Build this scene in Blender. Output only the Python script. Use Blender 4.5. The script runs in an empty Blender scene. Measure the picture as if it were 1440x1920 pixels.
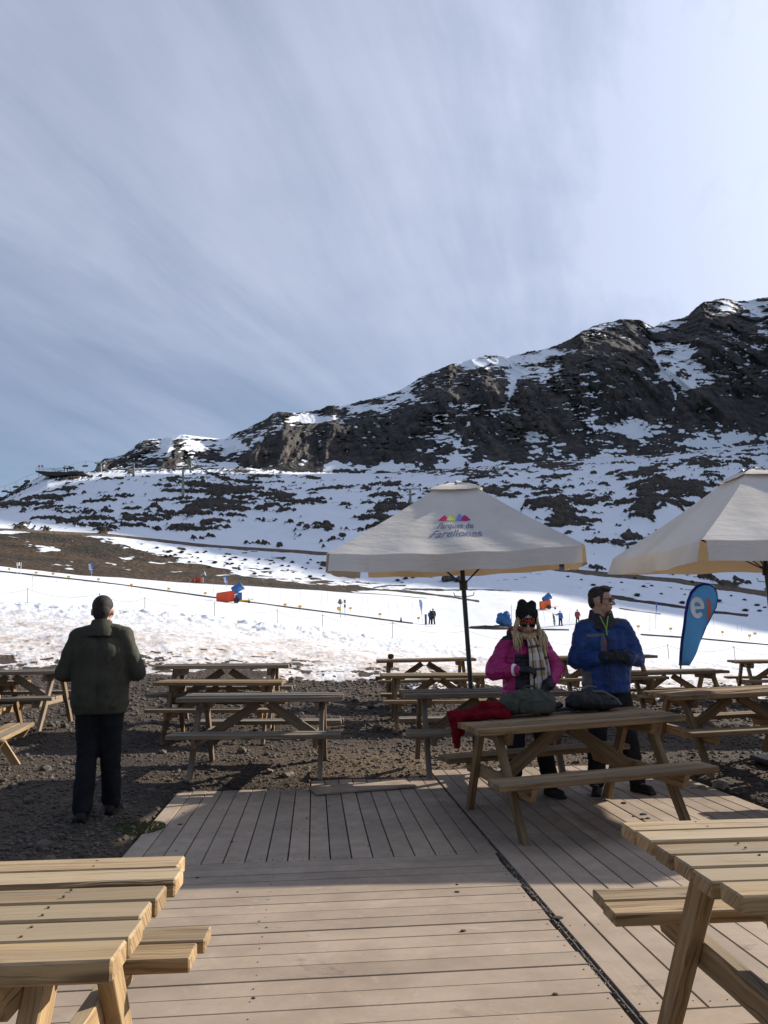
import bpy, bmesh, math, random
import numpy as np
from mathutils import Vector, Matrix, Euler

S = bpy.context.scene
COL = S.collection
rad = math.radians

# ------------------------------------------------------------------ camera
F = 1554.0; CAMH = 1.45
_p = math.atan(230/F); _r = rad(1.0)
_f = np.array([0, math.cos(_p), math.sin(_p)]); _r0 = np.array([1., 0, 0]); _u0 = np.array([0, -math.sin(_p), math.cos(_p)])
_R = _r0*math.cos(_r) - _u0*math.sin(_r); _U = _u0*math.cos(_r) + _r0*math.sin(_r)
cam_d = bpy.data.cameras.new('camera'); cam = bpy.data.objects.new('camera', cam_d); COL.objects.link(cam)
cam_d.sensor_fit = 'HORIZONTAL'; cam_d.sensor_width = 36; cam_d.lens = 36*F/1440
cam_d.clip_start = 0.05; cam_d.clip_end = 8000
cam.matrix_world = Matrix(((_R[0], _U[0], -_f[0], 0), (_R[1], _U[1], -_f[1], 0), (_R[2], _U[2], -_f[2], CAMH), (0, 0, 0, 1)))
S.camera = cam

def ray(x, y):
    d = _f + _R*(x-720)/F + _U*(960-y)/F
    return d/d[1]
def at(x, y, Y):
    d = ray(x, y)*Y
    return Vector((d[0], d[1], d[2]+CAMH))
def gnd(x, y, z=0.0):
    d = ray(x, y); k = (z-CAMH)/d[2]
    return Vector((d[0]*k, d[1]*k, z))
def proj(P):
    Q = P - np.array([0, 0, CAMH])
    w = np.maximum(Q@_f, 1e-3)
    return 720+F*(Q@_R)/w, 960-F*(Q@_U)/w

# ------------------------------------------------------------------ light
SUN_AZ = 62.0; SUN_EL = 25.0
sl = bpy.data.lights.new('sun', 'SUN'); sl.energy = 5.0; sl.angle = rad(0.55); sl.color = (1.0, 0.93, 0.82)
so = bpy.data.objects.new('sun', sl); COL.objects.link(so)
sdir = Vector((math.sin(rad(SUN_AZ))*math.cos(rad(SUN_EL)), math.cos(rad(SUN_AZ))*math.cos(rad(SUN_EL)), math.sin(rad(SUN_EL))))
so.rotation_euler = sdir.to_track_quat('Z', 'Y').to_euler(); so.location = (40, 20, 40)

S.view_settings.view_transform = 'Standard'; S.view_settings.look = 'None'
S.view_settings.exposure = 0.68; S.view_settings.gamma = 1

# ---- node helper
class NT:
    def __init__(s, tree): s.t = tree; s.n = tree.nodes; s.l = tree.links
    def add(s, typ, **k):
        n = s.n.new(typ)
        ins = k.pop('ins', {})
        for a, b in k.items(): setattr(n, a, b)
        for a, b in ins.items():
            sock = n.inputs[a]
            if isinstance(b, bpy.types.NodeSocket): s.l.new(b, sock)
            else: sock.default_value = b
        return n
    def math(s, op, a, b=0.0, c=None, clamp=False):
        ins = {0: a, 1: b}
        if c is not None: ins[2] = c
        return s.add('ShaderNodeMath', operation=op, use_clamp=clamp, ins=ins).outputs[0]
    def ramp(s, v, lo, hi, a=0.0, b=1.0, smooth=True):
        return s.add('ShaderNodeMapRange', interpolation_type='SMOOTHSTEP' if smooth else 'LINEAR', ins={0: v, 1: lo, 2: hi, 3: a, 4: b}).outputs[0]
    def mix(s, f, a, b, mode='MIX'):
        n = s.add('ShaderNodeMix', data_type='RGBA', blend_type=mode)
        for sock, v in ((n.inputs[0], f), (n.inputs[6], a), (n.inputs[7], b)):
            if isinstance(v, bpy.types.NodeSocket): s.l.new(v, sock)
            else: sock.default_value = v if not isinstance(v, tuple) or len(v) == 4 else (*v, 1)
        return n.outputs[2]
    def noise(s, vec, scale, detail=4, rough=0.55, lac=2.0, dist=0.0):
        n = s.add('ShaderNodeTexNoise', ins={'Scale': scale, 'Detail': detail, 'Roughness': rough, 'Lacunarity': lac, 'Distortion': dist})
        if vec is not None: s.l.new(vec, n.inputs['Vector'])
        return n.outputs['Fac']
    def vor(s, vec, scale, feature='F1'):
        n = s.add('ShaderNodeTexVoronoi', feature=feature, ins={'Scale': scale})
        if vec is not None: s.l.new(vec, n.inputs['Vector'])
        return n
    def mapping(s, vec, scale=(1, 1, 1), loc=(0, 0, 0), rot=(0, 0, 0)):
        return s.add('ShaderNodeMapping', ins={0: vec, 1: loc, 2: rot, 3: scale}).outputs[0]
    def bump(s, h, strength=0.5, dist=0.02, normal=None):
        n = s.add('ShaderNodeBump', ins={'Strength': strength, 'Distance': dist, 'Height': h})
        if normal is not None: s.l.new(normal, n.inputs['Normal'])
        return n.outputs[0]

# ------------------------------------------------------------------ world: sky + thin high cloud
W = bpy.data.worlds.new("World"); S.world = W; W.use_nodes = True
nt = NT(W.node_tree); nt.n.clear()
sky = nt.add('ShaderNodeTexSky', sky_type='NISHITA', sun_disc=False, sun_elevation=rad(SUN_EL), sun_rotation=rad(SUN_AZ), altitude=1500, air_density=1.0, dust_density=0.8, ozone_density=1.6)
tc = nt.add('ShaderNodeTexCoord').outputs['Generated']
sep = nt.add('ShaderNodeSeparateXYZ', ins={0: tc})
zz = nt.math('ADD', nt.math('MAXIMUM', sep.outputs[2], 0.0), 0.10)
u = nt.math('DIVIDE', sep.outputs[0], zz); v = nt.math('DIVIDE', sep.outputs[1], zz)
uv = nt.add('ShaderNodeCombineXYZ', ins={0: u, 1: v, 2: 0.0}).outputs[0]
st1 = nt.mapping(nt.mapping(uv, rot=(0, 0, rad(18))), scale=(1.5, 0.30, 1))
st2 = nt.mapping(nt.mapping(uv, rot=(0, 0, rad(30)), loc=(3, 1, 0)), scale=(0.9, 0.42, 1))
n1 = nt.noise(st1, 1.5, 9, 0.6, dist=0.35)
n2 = nt.noise(st2, 0.9, 7, 0.55, dist=0.6)
n3 = nt.noise(nt.mapping(uv, loc=(7, 2, 0)), 0.55, 5, 0.5)
cl = nt.math('ADD', 0.34, nt.math('ADD', nt.math('MULTIPLY', nt.ramp(n1, 0.32, 0.68), 0.36), nt.math('MULTIPLY', nt.ramp(n2, 0.32, 0.68), 0.36)))
cl = nt.math('MULTIPLY', cl, nt.ramp(n3, 0.25, 0.65, 0.72, 1.12))
# more veil towards the sun side, clearer low on the left
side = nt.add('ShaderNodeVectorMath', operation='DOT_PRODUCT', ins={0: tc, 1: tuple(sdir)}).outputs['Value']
cl = nt.math('MULTIPLY', cl, nt.math('MULTIPLY', nt.ramp(side, -0.1, 0.95, 0.60, 1.7, smooth=False), nt.ramp(nt.math('ADD', side, nt.math('MULTIPLY', sep.outputs[1], 0.5)), -0.35, 0.35, 0.08, 1.0)))  # cloud also thinned behind the camera, out of view, to lower fill in shade
lowl = nt.ramp(nt.math('ADD', sep.outputs[2], nt.math('MULTIPLY', sep.outputs[0], 0.45)), 0.0, 0.30, 0.45, 1.0)
cl = nt.math('MULTIPLY', cl, lowl, clamp=True)
glow = nt.math('POWER', nt.math('MAXIMUM', side, 0.0), 7.0)
cb = nt.math('ADD', 7.2, nt.math('MULTIPLY', glow, 11.0))
ccol = nt.add('ShaderNodeVectorMath', operation='SCALE', ins={0: (0.84, 0.915, 1.16), 'Scale': cb}).outputs[0]
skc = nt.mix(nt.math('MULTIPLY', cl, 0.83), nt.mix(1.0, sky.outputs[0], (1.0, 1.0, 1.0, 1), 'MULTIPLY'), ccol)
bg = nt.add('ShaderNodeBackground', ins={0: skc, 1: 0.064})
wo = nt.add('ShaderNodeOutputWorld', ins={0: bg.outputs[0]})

# ------------------------------------------------------------------ numpy noise
def _hash(ix, iy, iz, seed):
    h = (ix.astype(np.int64)*374761393 + iy.astype(np.int64)*668265263 + iz.astype(np.int64)*2147483647 + seed*1274126177) & 0xffffffff
    h = ((h ^ (h >> 13))*1274126177) & 0xffffffff
    h = ((h ^ (h >> 16))*2246822519) & 0xffffffff
    return ((h ^ (h >> 15)) & 0xffff)/65535.0
def vnoise(x, y, z=None, seed=0):
    if z is None: z = np.zeros_like(x)
    ix, iy, iz = np.floor(x), np.floor(y), np.floor(z)
    fx, fy, fz = x-ix, y-iy, z-iz
    fx = fx*fx*fx*(fx*(fx*6-15)+10); fy = fy*fy*fy*(fy*(fy*6-15)+10); fz = fz*fz*(3-2*fz)
    r = 0
    flat = not np.any(z)
    for dz in ((0,) if flat else (0, 1)):
        wz = 1 if flat else (fz if dz else 1-fz)
        for dy in (0, 1):
            wy = fy if dy else 1-fy
            for dx in (0, 1):
                wx = fx if dx else 1-fx
                r = r + _hash(ix+dx, iy+dy, iz+dz, seed)*wx*wy*wz
    return r
def fbm(x, y, z=None, o=4, seed=0, g=0.5):
    a = 1.0; s = 0; t = 0; c, sn = 0.8, 0.6
    for k in range(o):
        s = s + a*vnoise(x, y, z, seed+k*17); t += a; a *= g
        x, y = (x*c - y*sn)*2.03+5.1, (x*sn + y*c)*2.03+1.7
        if z is not None: z = z*2.03+3.3
    return s/t
def ridg(x, y, z=None, o=4, seed=0):
    a = 1.0; s = 0; t = 0; c, sn = 0.8, 0.6
    for k in range(o):
        s = s + a*(1-np.abs(2*vnoise(x, y, z, seed+k*17)-1)); t += a; a *= 0.5
        x, y = (x*c - y*sn)*2.03+5.1, (x*sn + y*c)*2.03+1.7
        if z is not None: z = z*2.03+3.3
    return s/t
def sst(x, a, b):
    t = np.clip((x-a)/(b-a), 0, 1); return t*t*(3-2*t)
def segd(px, py, pts, wy=1.0):
    d = np.full(px.shape, 1e9)
    for (x0, y0), (x1, y1) in zip(pts[:-1], pts[1:]):
        vx, vy = x1-x0, y1-y0
        t = np.clip(((px-x0)*vx+(py-y0)*vy)/(vx*vx+vy*vy), 0, 1)
        d = np.minimum(d, np.hypot(px-x0-t*vx, (py-y0-t*vy)*wy))
    return d

# ------------------------------------------------------------------ terrain
cols = np.concatenate([np.linspace(-180, -60, 14), np.linspace(-52, -28, 14), np.linspace(-27, 27, 860), np.linspace(27.3, 75, 150), np.linspace(80, 180, 12)])
def Ef(lo, r, z): return [(a, r, z) for a in lo]
def mk(pts, left, right):
    L = []
    for (x, y, Y) in pts:
        P = at(x, y, Y); L.append((math.degrees(math.atan2(P.x, P.y)), math.hypot(P.x, P.y), P.z))
    L = left + L + right
    L.sort()
    A = np.array(L)
    return np.interp(cols, A[:, 0], A[:, 1]), np.interp(cols, A[:, 0], A[:, 2])
def const(r, z): return np.full(cols.shape, r), np.full(cols.shape, z)
def flat(Y, zs):   # Y plane inside +-35 deg, radius beyond
    a = np.radians(np.clip(cols, -40, 40)); r = Y/np.cos(a)
    A = np.array(zs)
    return r, np.interp(cols, A[:, 0], A[:, 1])
def LR(rl, zl, rr, zr): return [(-180, rl, zl*0.1), (-90, rl, zl), (-40, rl, zl)], [(40, rr, zr), (90, rr, zr), (180, rr, zr*0.1)]
CREST = [(160, 896), (175, 886), (183, 872), (195, 861), (215, 856), (235, 850), (250, 838), (270, 825), (285, 822), (300, 823), (320, 817), (345, 814), (375, 818), (420, 823), (432, 817), (440, 812), (460, 804), (480, 795), (500, 783), (512, 774), (525, 772), (560, 773), (600, 768), (612, 762), (625, 760), (640, 760), (670, 753), (700, 745), (730, 737), (750, 730), (775, 715), (800, 700), (830, 688), (850, 680), (870, 676), (890, 671), (905, 667), (930, 664), (955, 667), (980, 660), (1010, 655), (1040, 648), (1060, 640), (1075, 632), (1090, 620), (1110, 612), (1130, 604), (1155, 600), (1180, 596), (1200, 598), (1213, 605), (1225, 612), (1240, 603), (1265, 598), (1290, 590), (1305, 574), (1320, 563), (1335, 563), (1350, 558), (1365, 558), (1380, 563), (1400, 562), (1440, 555)]
BASE = [(0, 955), (60, 930), (100, 905), (150, 893), (185, 886), (300, 881), (470, 877), (560, 884), (700, 887), (840, 880), (900, 875), (1000, 866), (1100, 860), (1250, 850), (1340, 840), (1440, 830)]
cx = np.array([c[0] for c in CREST]); cy = np.array([c[1] for c in CREST])
bx_ = np.array([c[0] for c in BASE]); by_ = np.array([c[1] for c in BASE])
def crestY(x): return np.interp(x, [175, 300, 520, 900, 1440], [500, 520, 560, 620, 680])
right_crest = [(28, 765, 290), (31, 740, 300), (34, 712, 330), (37, 680, 338), (40, 635, 300), (43, 600, 262), (48, 545, 215), (55, 490, 178), (62, 455, 150), (75, 430, 120), (90, 430, 90), (180, 500, 20)]
rb = lambda f, g: [(a, r*f, z*g) for a, r, z in right_crest]
l, r_ = LR(22, 1.0, 18, 0.2)
CV = []; NR = []
def cv(c, n): CV.append(c); NR.append(n)
cv(const(0.7, -0.14), 4)
cv(const(4.0, -0.05), 46)
cv(flat(8.0, [(-180, 0), (-25, 0.07), (0, 0.04), (25, 0.03), (180, 0)]), 40)
cv(flat(11.6, [(-180, 0), (-25, 0.16), (0, 0.12), (25, 0.06), (180, 0)]), 26)
cv(flat(14.0, [(-180, 0), (-25, 0.33), (0, 0.26), (25, 0.10), (180, 0)]), 34)
cv(mk([(-50, 1237, 22), (360, 1246, 21), (600, 1262, 20), (740, 1280, 18), (1000, 1295, 16.5), (1500, 1305, 16)], *LR(24, 1.3, 18, 0.1)), 70)
cv(mk([(-50, 1156, 40), (160, 1160, 40), (300, 1172, 40), (480, 1193, 40), (630, 1210, 40), (750, 1224, 40), (900, 1237, 40), (1100, 1250, 40), (1500, 1262, 40)], *LR(42, 3.0, 42, -0.6)), 22)
cv(mk([(-50, 1134, 45), (160, 1143, 45), (300, 1155, 45), (480, 1172, 45), (630, 1190, 45), (750, 1204, 45), (900, 1218, 45), (1100, 1234, 45), (1500, 1252, 45)], *LR(46, 3.6, 46, -0.6)), 16)
cv(mk([(-50, 1127, 56), (270, 1147, 56), (400, 1159, 56), (735, 1198, 56), (880, 1211, 56), (1255, 1241, 56), (1500, 1250, 56)], *LR(56, 4.5, 56, -0.4)), 36)
cv(mk([(-50, 1067, 110), (0, 1072, 110), (190, 1092, 107), (430, 1125, 103), (640, 1152, 100), (790, 1172, 98), (880, 1178, 97), (1080, 1181, 95), (1190, 1190, 93), (1440, 1209, 90), (1500, 1214, 90)], *LR(115, 13, 95, -1)), 30)
cv(mk([(-50, 1059, 125), (0, 1064, 125), (160, 1081, 125), (300, 1091, 125), (480, 1101, 125), (600, 1108, 125), (720, 1116, 125), (840, 1124, 125), (950, 1128, 124), (1030, 1133, 123), (1200, 1143, 122), (1440, 1165, 120), (1500, 1170, 120)], *LR(135, 18, 130, 3)), 30)
cv(mk([(-50, 1026, 155), (0, 1030, 155), (200, 1045, 155), (400, 1068, 155), (600, 1086, 155), (720, 1093, 155), (850, 1094, 155), (1000, 1096, 155), (1200, 1112, 152), (1440, 1138, 150), (1500, 1143, 150)], *LR(165, 26, 170, 12)), 34)
cv(mk([(-50, 991, 190), (0, 993, 190), (100, 999, 190), (200, 1004, 190), (400, 1026, 188), (560, 1036, 187), (700, 1046, 186), (900, 1056, 185), (1000, 1066, 184), (1100, 1076, 182), (1270, 1092, 180), (1440, 1118, 178), (1500, 1125, 178)], *LR(200, 30, 210, 22)), 8)
cv(mk([(-50, 988, 196), (0, 990, 196), (100, 995.5, 196), (200, 1000, 196), (400, 1021, 195), (560, 1031, 194), (700, 1041, 193), (900, 1050, 192), (1000, 1060, 191), (1100, 1069, 189), (1270, 1084, 187), (1440, 1108, 185), (1500, 1115, 185)], *LR(206, 31, 216, 24)), 34)
cv(mk([(-50, 976, 215), (0, 975, 215), (200, 985, 215), (400, 1003, 215), (620, 1008, 215), (850, 1018, 215), (1000, 1028, 215), (1200, 1042, 213), (1440, 1070, 210)], *LR(230, 38, 250, 50)), 50)
cv(mk([(-50, 958, 260), (0, 950, 260), (200, 938, 260), (400, 943, 260), (620, 948, 260), (850, 948, 260), (1000, 948, 260), (1200, 955, 258), (1440, 965, 255)], *LR(260, 45, 300, 80)), 70)
cv(mk([(-60, 955, 330), (0, 937, 330), (18, 929, 330), (40, 915, 330), (60, 904, 330), (75, 897, 330), (90, 891, 330), (130, 888, 330), (200, 886, 330), (250, 886, 330), (330, 889, 330), (400, 893, 330), (500, 899, 330), (600, 905, 330), (700, 905, 330), (850, 898, 330), (1000, 893, 330), (1150, 885, 330), (1300, 868, 330), (1440, 858, 330)], [(-180, 360, 5), (-90, 360, 30), (-40, 350, 30)], rb(0.60, 0.45)), 22)
cv(mk([(-60, 985, 430)] + [(x, y, 430) for x, y in BASE], [(-180, 460, 0), (-90, 460, 10), (-40, 450, 20)], rb(0.72, 0.58)), 90)
m = [(x, float(np.interp(x, bx_, by_)), float(y)) for x, y in CREST if x >= 175]
cv(mk([(-60, 1010, 480), (0, 990, 480), (100, 950, 480), (160, 905, 475)] + [(x, b+0.66*(y-b), 430+0.38*(crestY(x)-430)) for x, b, y in m], [(-180, 520, 0), (-90, 520, 0), (-40, 500, 0)], rb(0.84, 0.80)), 80)
cv(mk([(-60, 1020, 520), (0, 1000, 520), (100, 960, 520), (160, 930, 510)] + [(x, y, float(crestY(x))) for x, b, y in m], [(-180, 600, 0), (-90, 600, 0), (-40, 600, 0)], [(a, r, z) for a, r, z in right_crest]), 24)
rr, zz_ = CV[-1]
cv((rr*1.25, zz_*0.86), 12)
cv((rr*1.8, zz_*0.1), 3)
cv(const(4500, -20), 0)
BR = [5, 10, 17]         # splits: ground | snow_slope | hillside | mountain (curve index)
BR[0] = 8

Rr = []; Zr = []; Kt = []
for k in range(len(CV)-1):
    (r0, z0), (r1, z1) = CV[k], CV[k+1]
    n = NR[k]
    for i in range(n):
        t = i/n; Rr.append(r0+(r1-r0)*t); Zr.append(z0+(z1-z0)*t); Kt.append(k+t)
Rr.append(CV[-1][0]); Zr.append(CV[-1][1]); Kt.append(len(CV)-1)
Rr = np.array(Rr); Zr = np.array(Zr); Kt = np.array(Kt)[:, None]*np.ones_like(Rr)
# soften the creases between control curves (not at the crest)
for it in range(5):
    Zs = Zr.copy(); Zs[1:-1] = (Zr[:-2]+2*Zr[1:-1]+Zr[2:])/4
    w = np.where((Kt > 19.6) & (Kt < 20.4), 0, 1)
    w = np.where((Kt > 15.7) & (Kt < 16.3), 0.3, w)
    Zr = Zr*(1-w)+Zs*w
AZ = np.radians(cols)[None, :]*np.ones_like(Rr)
X = Rr*np.sin(AZ); Y = Rr*np.cos(AZ); Z = Zr.copy()
PX, PY = proj(np.stack([X, Y, Z], -1).reshape(-1, 3)); PX = PX.reshape(X.shape); PY = PY.reshape(X.shape)
inF = (np.abs(cols) < 28)[None, :]
K = Kt
def blobs(lst):
    s = np.zeros_like(PX)
    for b in lst:
        x, y, rx, ry = b[:4]; st = b[4] if len(b) > 4 else 1.0; an = rad(b[5]) if len(b) > 5 else 0
        dx, dy = PX-x, PY-y
        c, sn = math.cos(an), math.sin(an)
        q = ((dx*c+dy*sn)/rx)**2+((-dx*sn+dy*c)/ry)**2
        s = s+st*np.exp(-q*0.9)
    return s
front = np.where(Y > 1, 1, 0)
# ---- bare[0..1+] : >0.5 bare ground, <0.5 snow
bare = np.zeros_like(Z); dirt = np.zeros_like(Z)
tint = fbm(X/3.0, Y/3.0, o=4, seed=5)
# gravel / snow edge
edge = fbm(X/1.1, Y/2.2, o=5, seed=11)-0.5
fine = fbm(X/0.25, Y/0.6, o=4, seed=12)-0.5
b0 = 1.05-(K-4.38)*1.05 + edge*0.8 + fine*0.6 + 0.35*sst(fine, .08, .2)*sst(6.2-K, 0, 1.2)
bare = np.where(K < 8, b0, bare)
dirt = np.where(K < 8, np.clip(sst(8.0-K + edge*2.4 + fine*3.0, 0.3, 3.2)*0.95+0.45*sst(6.0-K+edge*1.8, 0, 1.1), 0, 1.6), dirt)
dirt = np.where(K < 5.2, 1.0, dirt)
dirt = np.where((K >= 8), 0.05+0.10*sst(fbm(X/7, Y/12, o=4, seed=3), 0.55, 0.8)*sst(9.6-K, 0, 1), dirt)
dcv = segd(PX, PY, [(-40, 1069), (0, 1074), (190, 1094), (430, 1127), (640, 1154), (800, 1174), (1080, 1183), (1190, 1192), (1440, 1212)])
dirt = np.where((K >= 8) & (K < 10.5), dirt+0.9*np.exp(-(dcv/5.0)**2)*sst(fbm(X/1.2, Y/2.5, o=4, seed=14), .42, .66)+0.22*sst(fbm(X/2.5, Y/16, o=4, seed=15), .5, .7), dirt)
# grass / brown field left, between piste top and road
n_g = fbm(X/9, Y/9, o=5, seed=21)-0.5; n_gf = fbm(X/1.8, Y/1.8, o=4, seed=22)-0.5
topb = np.interp(PX, [-50, 0, 130, 180, 260, 330, 380, 470, 560, 640, 700], [994, 996, 1003, 1012, 1036, 1050, 1062, 1084, 1092, 1098, 1104])
botb = np.interp(PX, [-50, 0, 160, 300, 480, 640, 700], [1064, 1067, 1082, 1092, 1101, 1107, 1106])
g = np.minimum((PY-topb)/9.0, (botb-PY)/2.2+0.3)
fld = ((K > 10) & (K < 12.3))
gb = 0.66+0.6*np.clip(g, -1.3, 0.5)+n_g*0.9+n_gf*1.1
gb = gb - blobs([(70, 1024, 30, 5, .62), (85, 1034, 26, 3, .6), (95, 1030, 16, 2.5, .5), (20, 997, 30, 2.5, .8), (20, 1000, 20, 1.5, .6), (105, 1060, 14, 1.2, .8), (130, 1066, 9, 1.5, .7), (215, 1068, 40, 1.2, .5), (240, 1045, 25, 4, .5), (330, 1072, 50, 1.0, .6), (300, 1055, 35, 4, .3), (420, 1078, 40, 2.5, .4)])
bare = np.where(fld, gb, bare)
# snow between field and road with brown tufts
tuft = 0.05+0.55*sst(fbm(X/3.2, Y/2.6, o=3, seed=31), 0.50, 0.80)+n_gf*0.6 + blobs([(420, 1052, 120, 15, .12), (620, 1092, 60, 6, .35), (560, 1085, 70, 6, .3), (480, 1075, 80, 8, .1), (700, 1062, 40, 3, .2)])
sn_zone = (K > 10.6) & (K < 12.05) & ((PX > 640) | (PY < topb-2))
bare = np.where(sn_zone & (PX < 760), np.maximum(tuft, gb), bare)
bare = np.where(sn_zone & (PX >= 760), 0.10+0.38*sst(fbm(X/3, Y/3, o=3, seed=33), 0.6, 0.85)+n_gf*0.5, bare)
# road
road = (K > 11.97) & (K < 13.0)
bare = np.where(road, 0.92+n_gf*0.9, bare)
# dark ditches on the slope
for pts, w in (([(622, 1102), (660, 1101), (720, 1106), (780, 1111), (840, 1118), (897, 1127)], 2.0), ([(700, 1101), (725, 1097), (760, 1098)], 1.0),
               ([(1148, 1119), (1180, 1124), (1220, 1130), (1290, 1139), (1340, 1148), (1400, 1153)], 2.8), ([(1160, 1140), (1200, 1146), (1238, 1151)], 1.0),
               ([(560, 1103), (620, 1108), (700, 1114), (800, 1121)], 0.8)):
    d = segd(PX, PY, pts)
    bare = np.where((K > 9.3) & (K < 12) & (d < w*3), np.maximum(bare, 1.25-0.75*d/w+n_gf*0.6), bare)
# hillside
XA = X*0.93+Y*0.36; YA = Y*0.93-X*0.36
H1 = fbm(XA/5.8, YA/3.8, o=5, seed=41); H2 = fbm(XA/1.7, YA/1.4, o=4, seed=42); H3 = fbm(X/17, Y/17, o=3, seed=43)
dens = np.interp(PY, [870, 885, 905, 930, 960, 985, 1000, 1015, 1040], [.10, .02, .03, .06, .03, .00, -.05, -.16, -.30])
hb = 0.5 + (H1-0.66)*3.6 + (H2-0.5)*1.7 + (H3-0.5)*2.4 + dens
DARK = [(385, 918, 36, 12, 1.1), (392, 950, 40, 14), (230, 935, 19, 9), (290, 945, 16, 8), (243, 957, 17, 8), (190, 938, 24, 9), (313, 915, 16, 8), (453, 917, 22, 13), (455, 940, 24, 12), (382, 992, 20, 5), (325, 989, 17, 2.5),
 (537, 936, 21, 9), (595, 932, 17, 10), (565, 946, 15, 5), (737, 932, 15, 7), (725, 950, 16, 5), (445, 902, 46, 18, .6), (130, 925, 14, 6, .7), (110, 935, 10, 4),
 (1318, 866, 58, 12), (1340, 905, 29, 16, 1.4), (1300, 926, 32, 20, 1.3), (1210, 946, 36, 27, 1.5), (1253, 963, 28, 13, 1.2), (1238, 911, 20, 9, 1.3), (1148, 957, 14, 6), (1152, 927, 12, 4), (1140, 976, 22, 3), (1207, 891, 22, 6),
 (1020, 922, 85, 16, .5), (1070, 878, 17, 7), (1025, 872, 17, 9), (937, 896, 16, 7), (885, 884, 34, 5, .6), (1032, 955, 42, 22, 1.5), (1095, 946, 18, 12), (1110, 1020, 22, 12), (1187, 1016, 28, 11), (1155, 1004, 60, 2.5, .8), (1325, 1078, 12, 9, .8), (1345, 1078, 16, 5, .7), (1400, 960, 60, 40, .25), (960, 880, 70, 12, .2), (300, 905, 120, 22, .15), (880, 905, 50, 8, .4, -15), (60, 905, 26, 4, .7, -32), (110, 897, 50, 4, .5)]
hb = hb + blobs(DARK)*0.70 - blobs([(60, 965, 60, 14, .5), (480, 1005, 200, 12, .3), (620, 960, 60, 14, .25), (590, 893, 120, 5, .35), (700, 895, 120, 8, .3), (980, 885, 60, 5, .2), (1290, 895, 60, 6, .2), (870, 1010, 200, 14, .3), (1300, 1050, 200, 20, .3), (1180, 860, 40, 5, .4)])
for pts, w, st in (([(450, 968), (520, 978), (600, 984), (660, 990), (700, 990), (740, 980)], 3.0, .6), ([(556, 1029), (600, 1018), (660, 1000), (722, 977)], 2.6, .75), ([(540, 960), (470, 975), (440, 985)], 1.5, .3), ([(640, 925), (760, 905), (830, 893)], 3, .2),
                   ([(850, 915), (950, 890), (1060, 885), (1200, 870)], 2.5, .35), ([(330, 888), (600, 900)], 1.5, .15), ([(1100, 915), (1190, 895), (1280, 870)], 3, .35)):
    d = segd(PX, PY, pts); hb = hb+st*np.exp(-(d/w)**2)
hill = (K >= 13) & (K < 17)
bare = np.where(hill, hb, bare)
# mountain
C1 = ridg(X/40+Z/200, Z/120, o=5, seed=51); C2 = fbm(X/9, Y/14, Z/6.0, o=5, seed=52); C3 = fbm(X/2.6, Y/6, Z/1.7, o=4, seed=53)
SNOW = [(345, 819, 70, 5, 1.0), (312, 838, 13, 20, 1.0), (195, 872, 4, 12, .7), (222, 862, 10, 8, .5), (400, 832, 60, 8, .8), (350, 830, 25, 4, .7), (440, 840, 24, 18, .8), (480, 820, 18, 18, .5), (420, 872, 22, 8, .8), (377, 862, 14, 8, .6),
 (560, 786, 22, 10, 1.2), (600, 784, 50, 10, 1.0), (680, 765, 60, 9, 1.0), (740, 745, 40, 8, .8), (762, 730, 14, 9, .7), (640, 775, 30, 5, -.6), (605, 775, 14, 7, -.8), (620, 765, 14, 4, -.8),
 (870, 682, 20, 5, 1.1), (900, 680, 20, 7, .9), (935, 675, 40, 10, .9), (990, 672, 40, 11, 1.1), (1040, 660, 26, 9, 1.0), (962, 715, 12, 32, .85, 8), (1018, 700, 30, 22, .75), (985, 700, 30, 14, .5), (1045, 690, 10, 20, .5),
 (850, 838, 13, 26, .75, 10), (885, 872, 50, 8, .8), (1000, 815, 22, 22, .6), (1000, 850, 24, 10, .6), (1040, 842, 14, 12, .6), (740, 873, 46, 8, .6), (1112, 862, 30, 7, .8), (700, 878, 60, 5, .5), (640, 872, 40, 6, .4), (860, 860, 20, 10, .4),
 (1190, 798, 70, 13, .62), (1200, 812, 26, 15, .75), (1130, 785, 40, 8, .4), (1235, 617, 22, 9, .9), (1262, 605, 26, 5, .8), (1262, 665, 36, 34, .60), (1300, 690, 34, 34, .48), (1280, 720, 24, 26, .45), (1357, 575, 22, 13, .8), (1418, 572, 34, 13, .9), (1430, 610, 18, 26, .6), (1385, 650, 40, 5, .4, 10),
 (1370, 818, 80, 11, .85), (1290, 832, 50, 8, .6), (1150, 607, 30, 4, .5), (1125, 615, 20, 8, .6), (1100, 622, 12, 8, .4), (1105, 640, 18, 5, .3), (520, 870, 14, 8, .3), (600, 868, 40, 7, .35), (930, 800, 30, 20, .15), (780, 720, 24, 6, .5)]
sb = blobs(SNOW)
for pts, w, st in (([(1222, 640), (1232, 675), (1250, 710), (1268, 742), (1262, 770)], 2.6, .62), ([(1225, 650), (1262, 700), (1290, 730)], 12, .35), ([(965, 690), (958, 740), (948, 765)], 3, .7), ([(1385, 640), (1425, 655)], 2, .7), ([(880, 790), (862, 830), (850, 865)], 3, .5), ([(250, 838), (238, 860)], 2, .4)):
    d = segd(PX, PY, pts); sb = sb+st*np.exp(-(d/w)**2)
cr_y = np.interp(PX, cx, cy)
sb = sb + 0.55*np.exp(-((PY-cr_y)/3.0)**2)*sst(fbm(X/40, Y/40, o=2, seed=60), .35, .6)
sb = sb + 0.22*sst(PY, np.interp(PX, bx_, by_)-22, np.interp(PX, bx_, by_))
FL = fbm((X+0.5*Z)/4.5, Z/1.25, o=3, seed=57); FZ = fbm(X/38, Z/26, o=3, seed=58)
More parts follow.
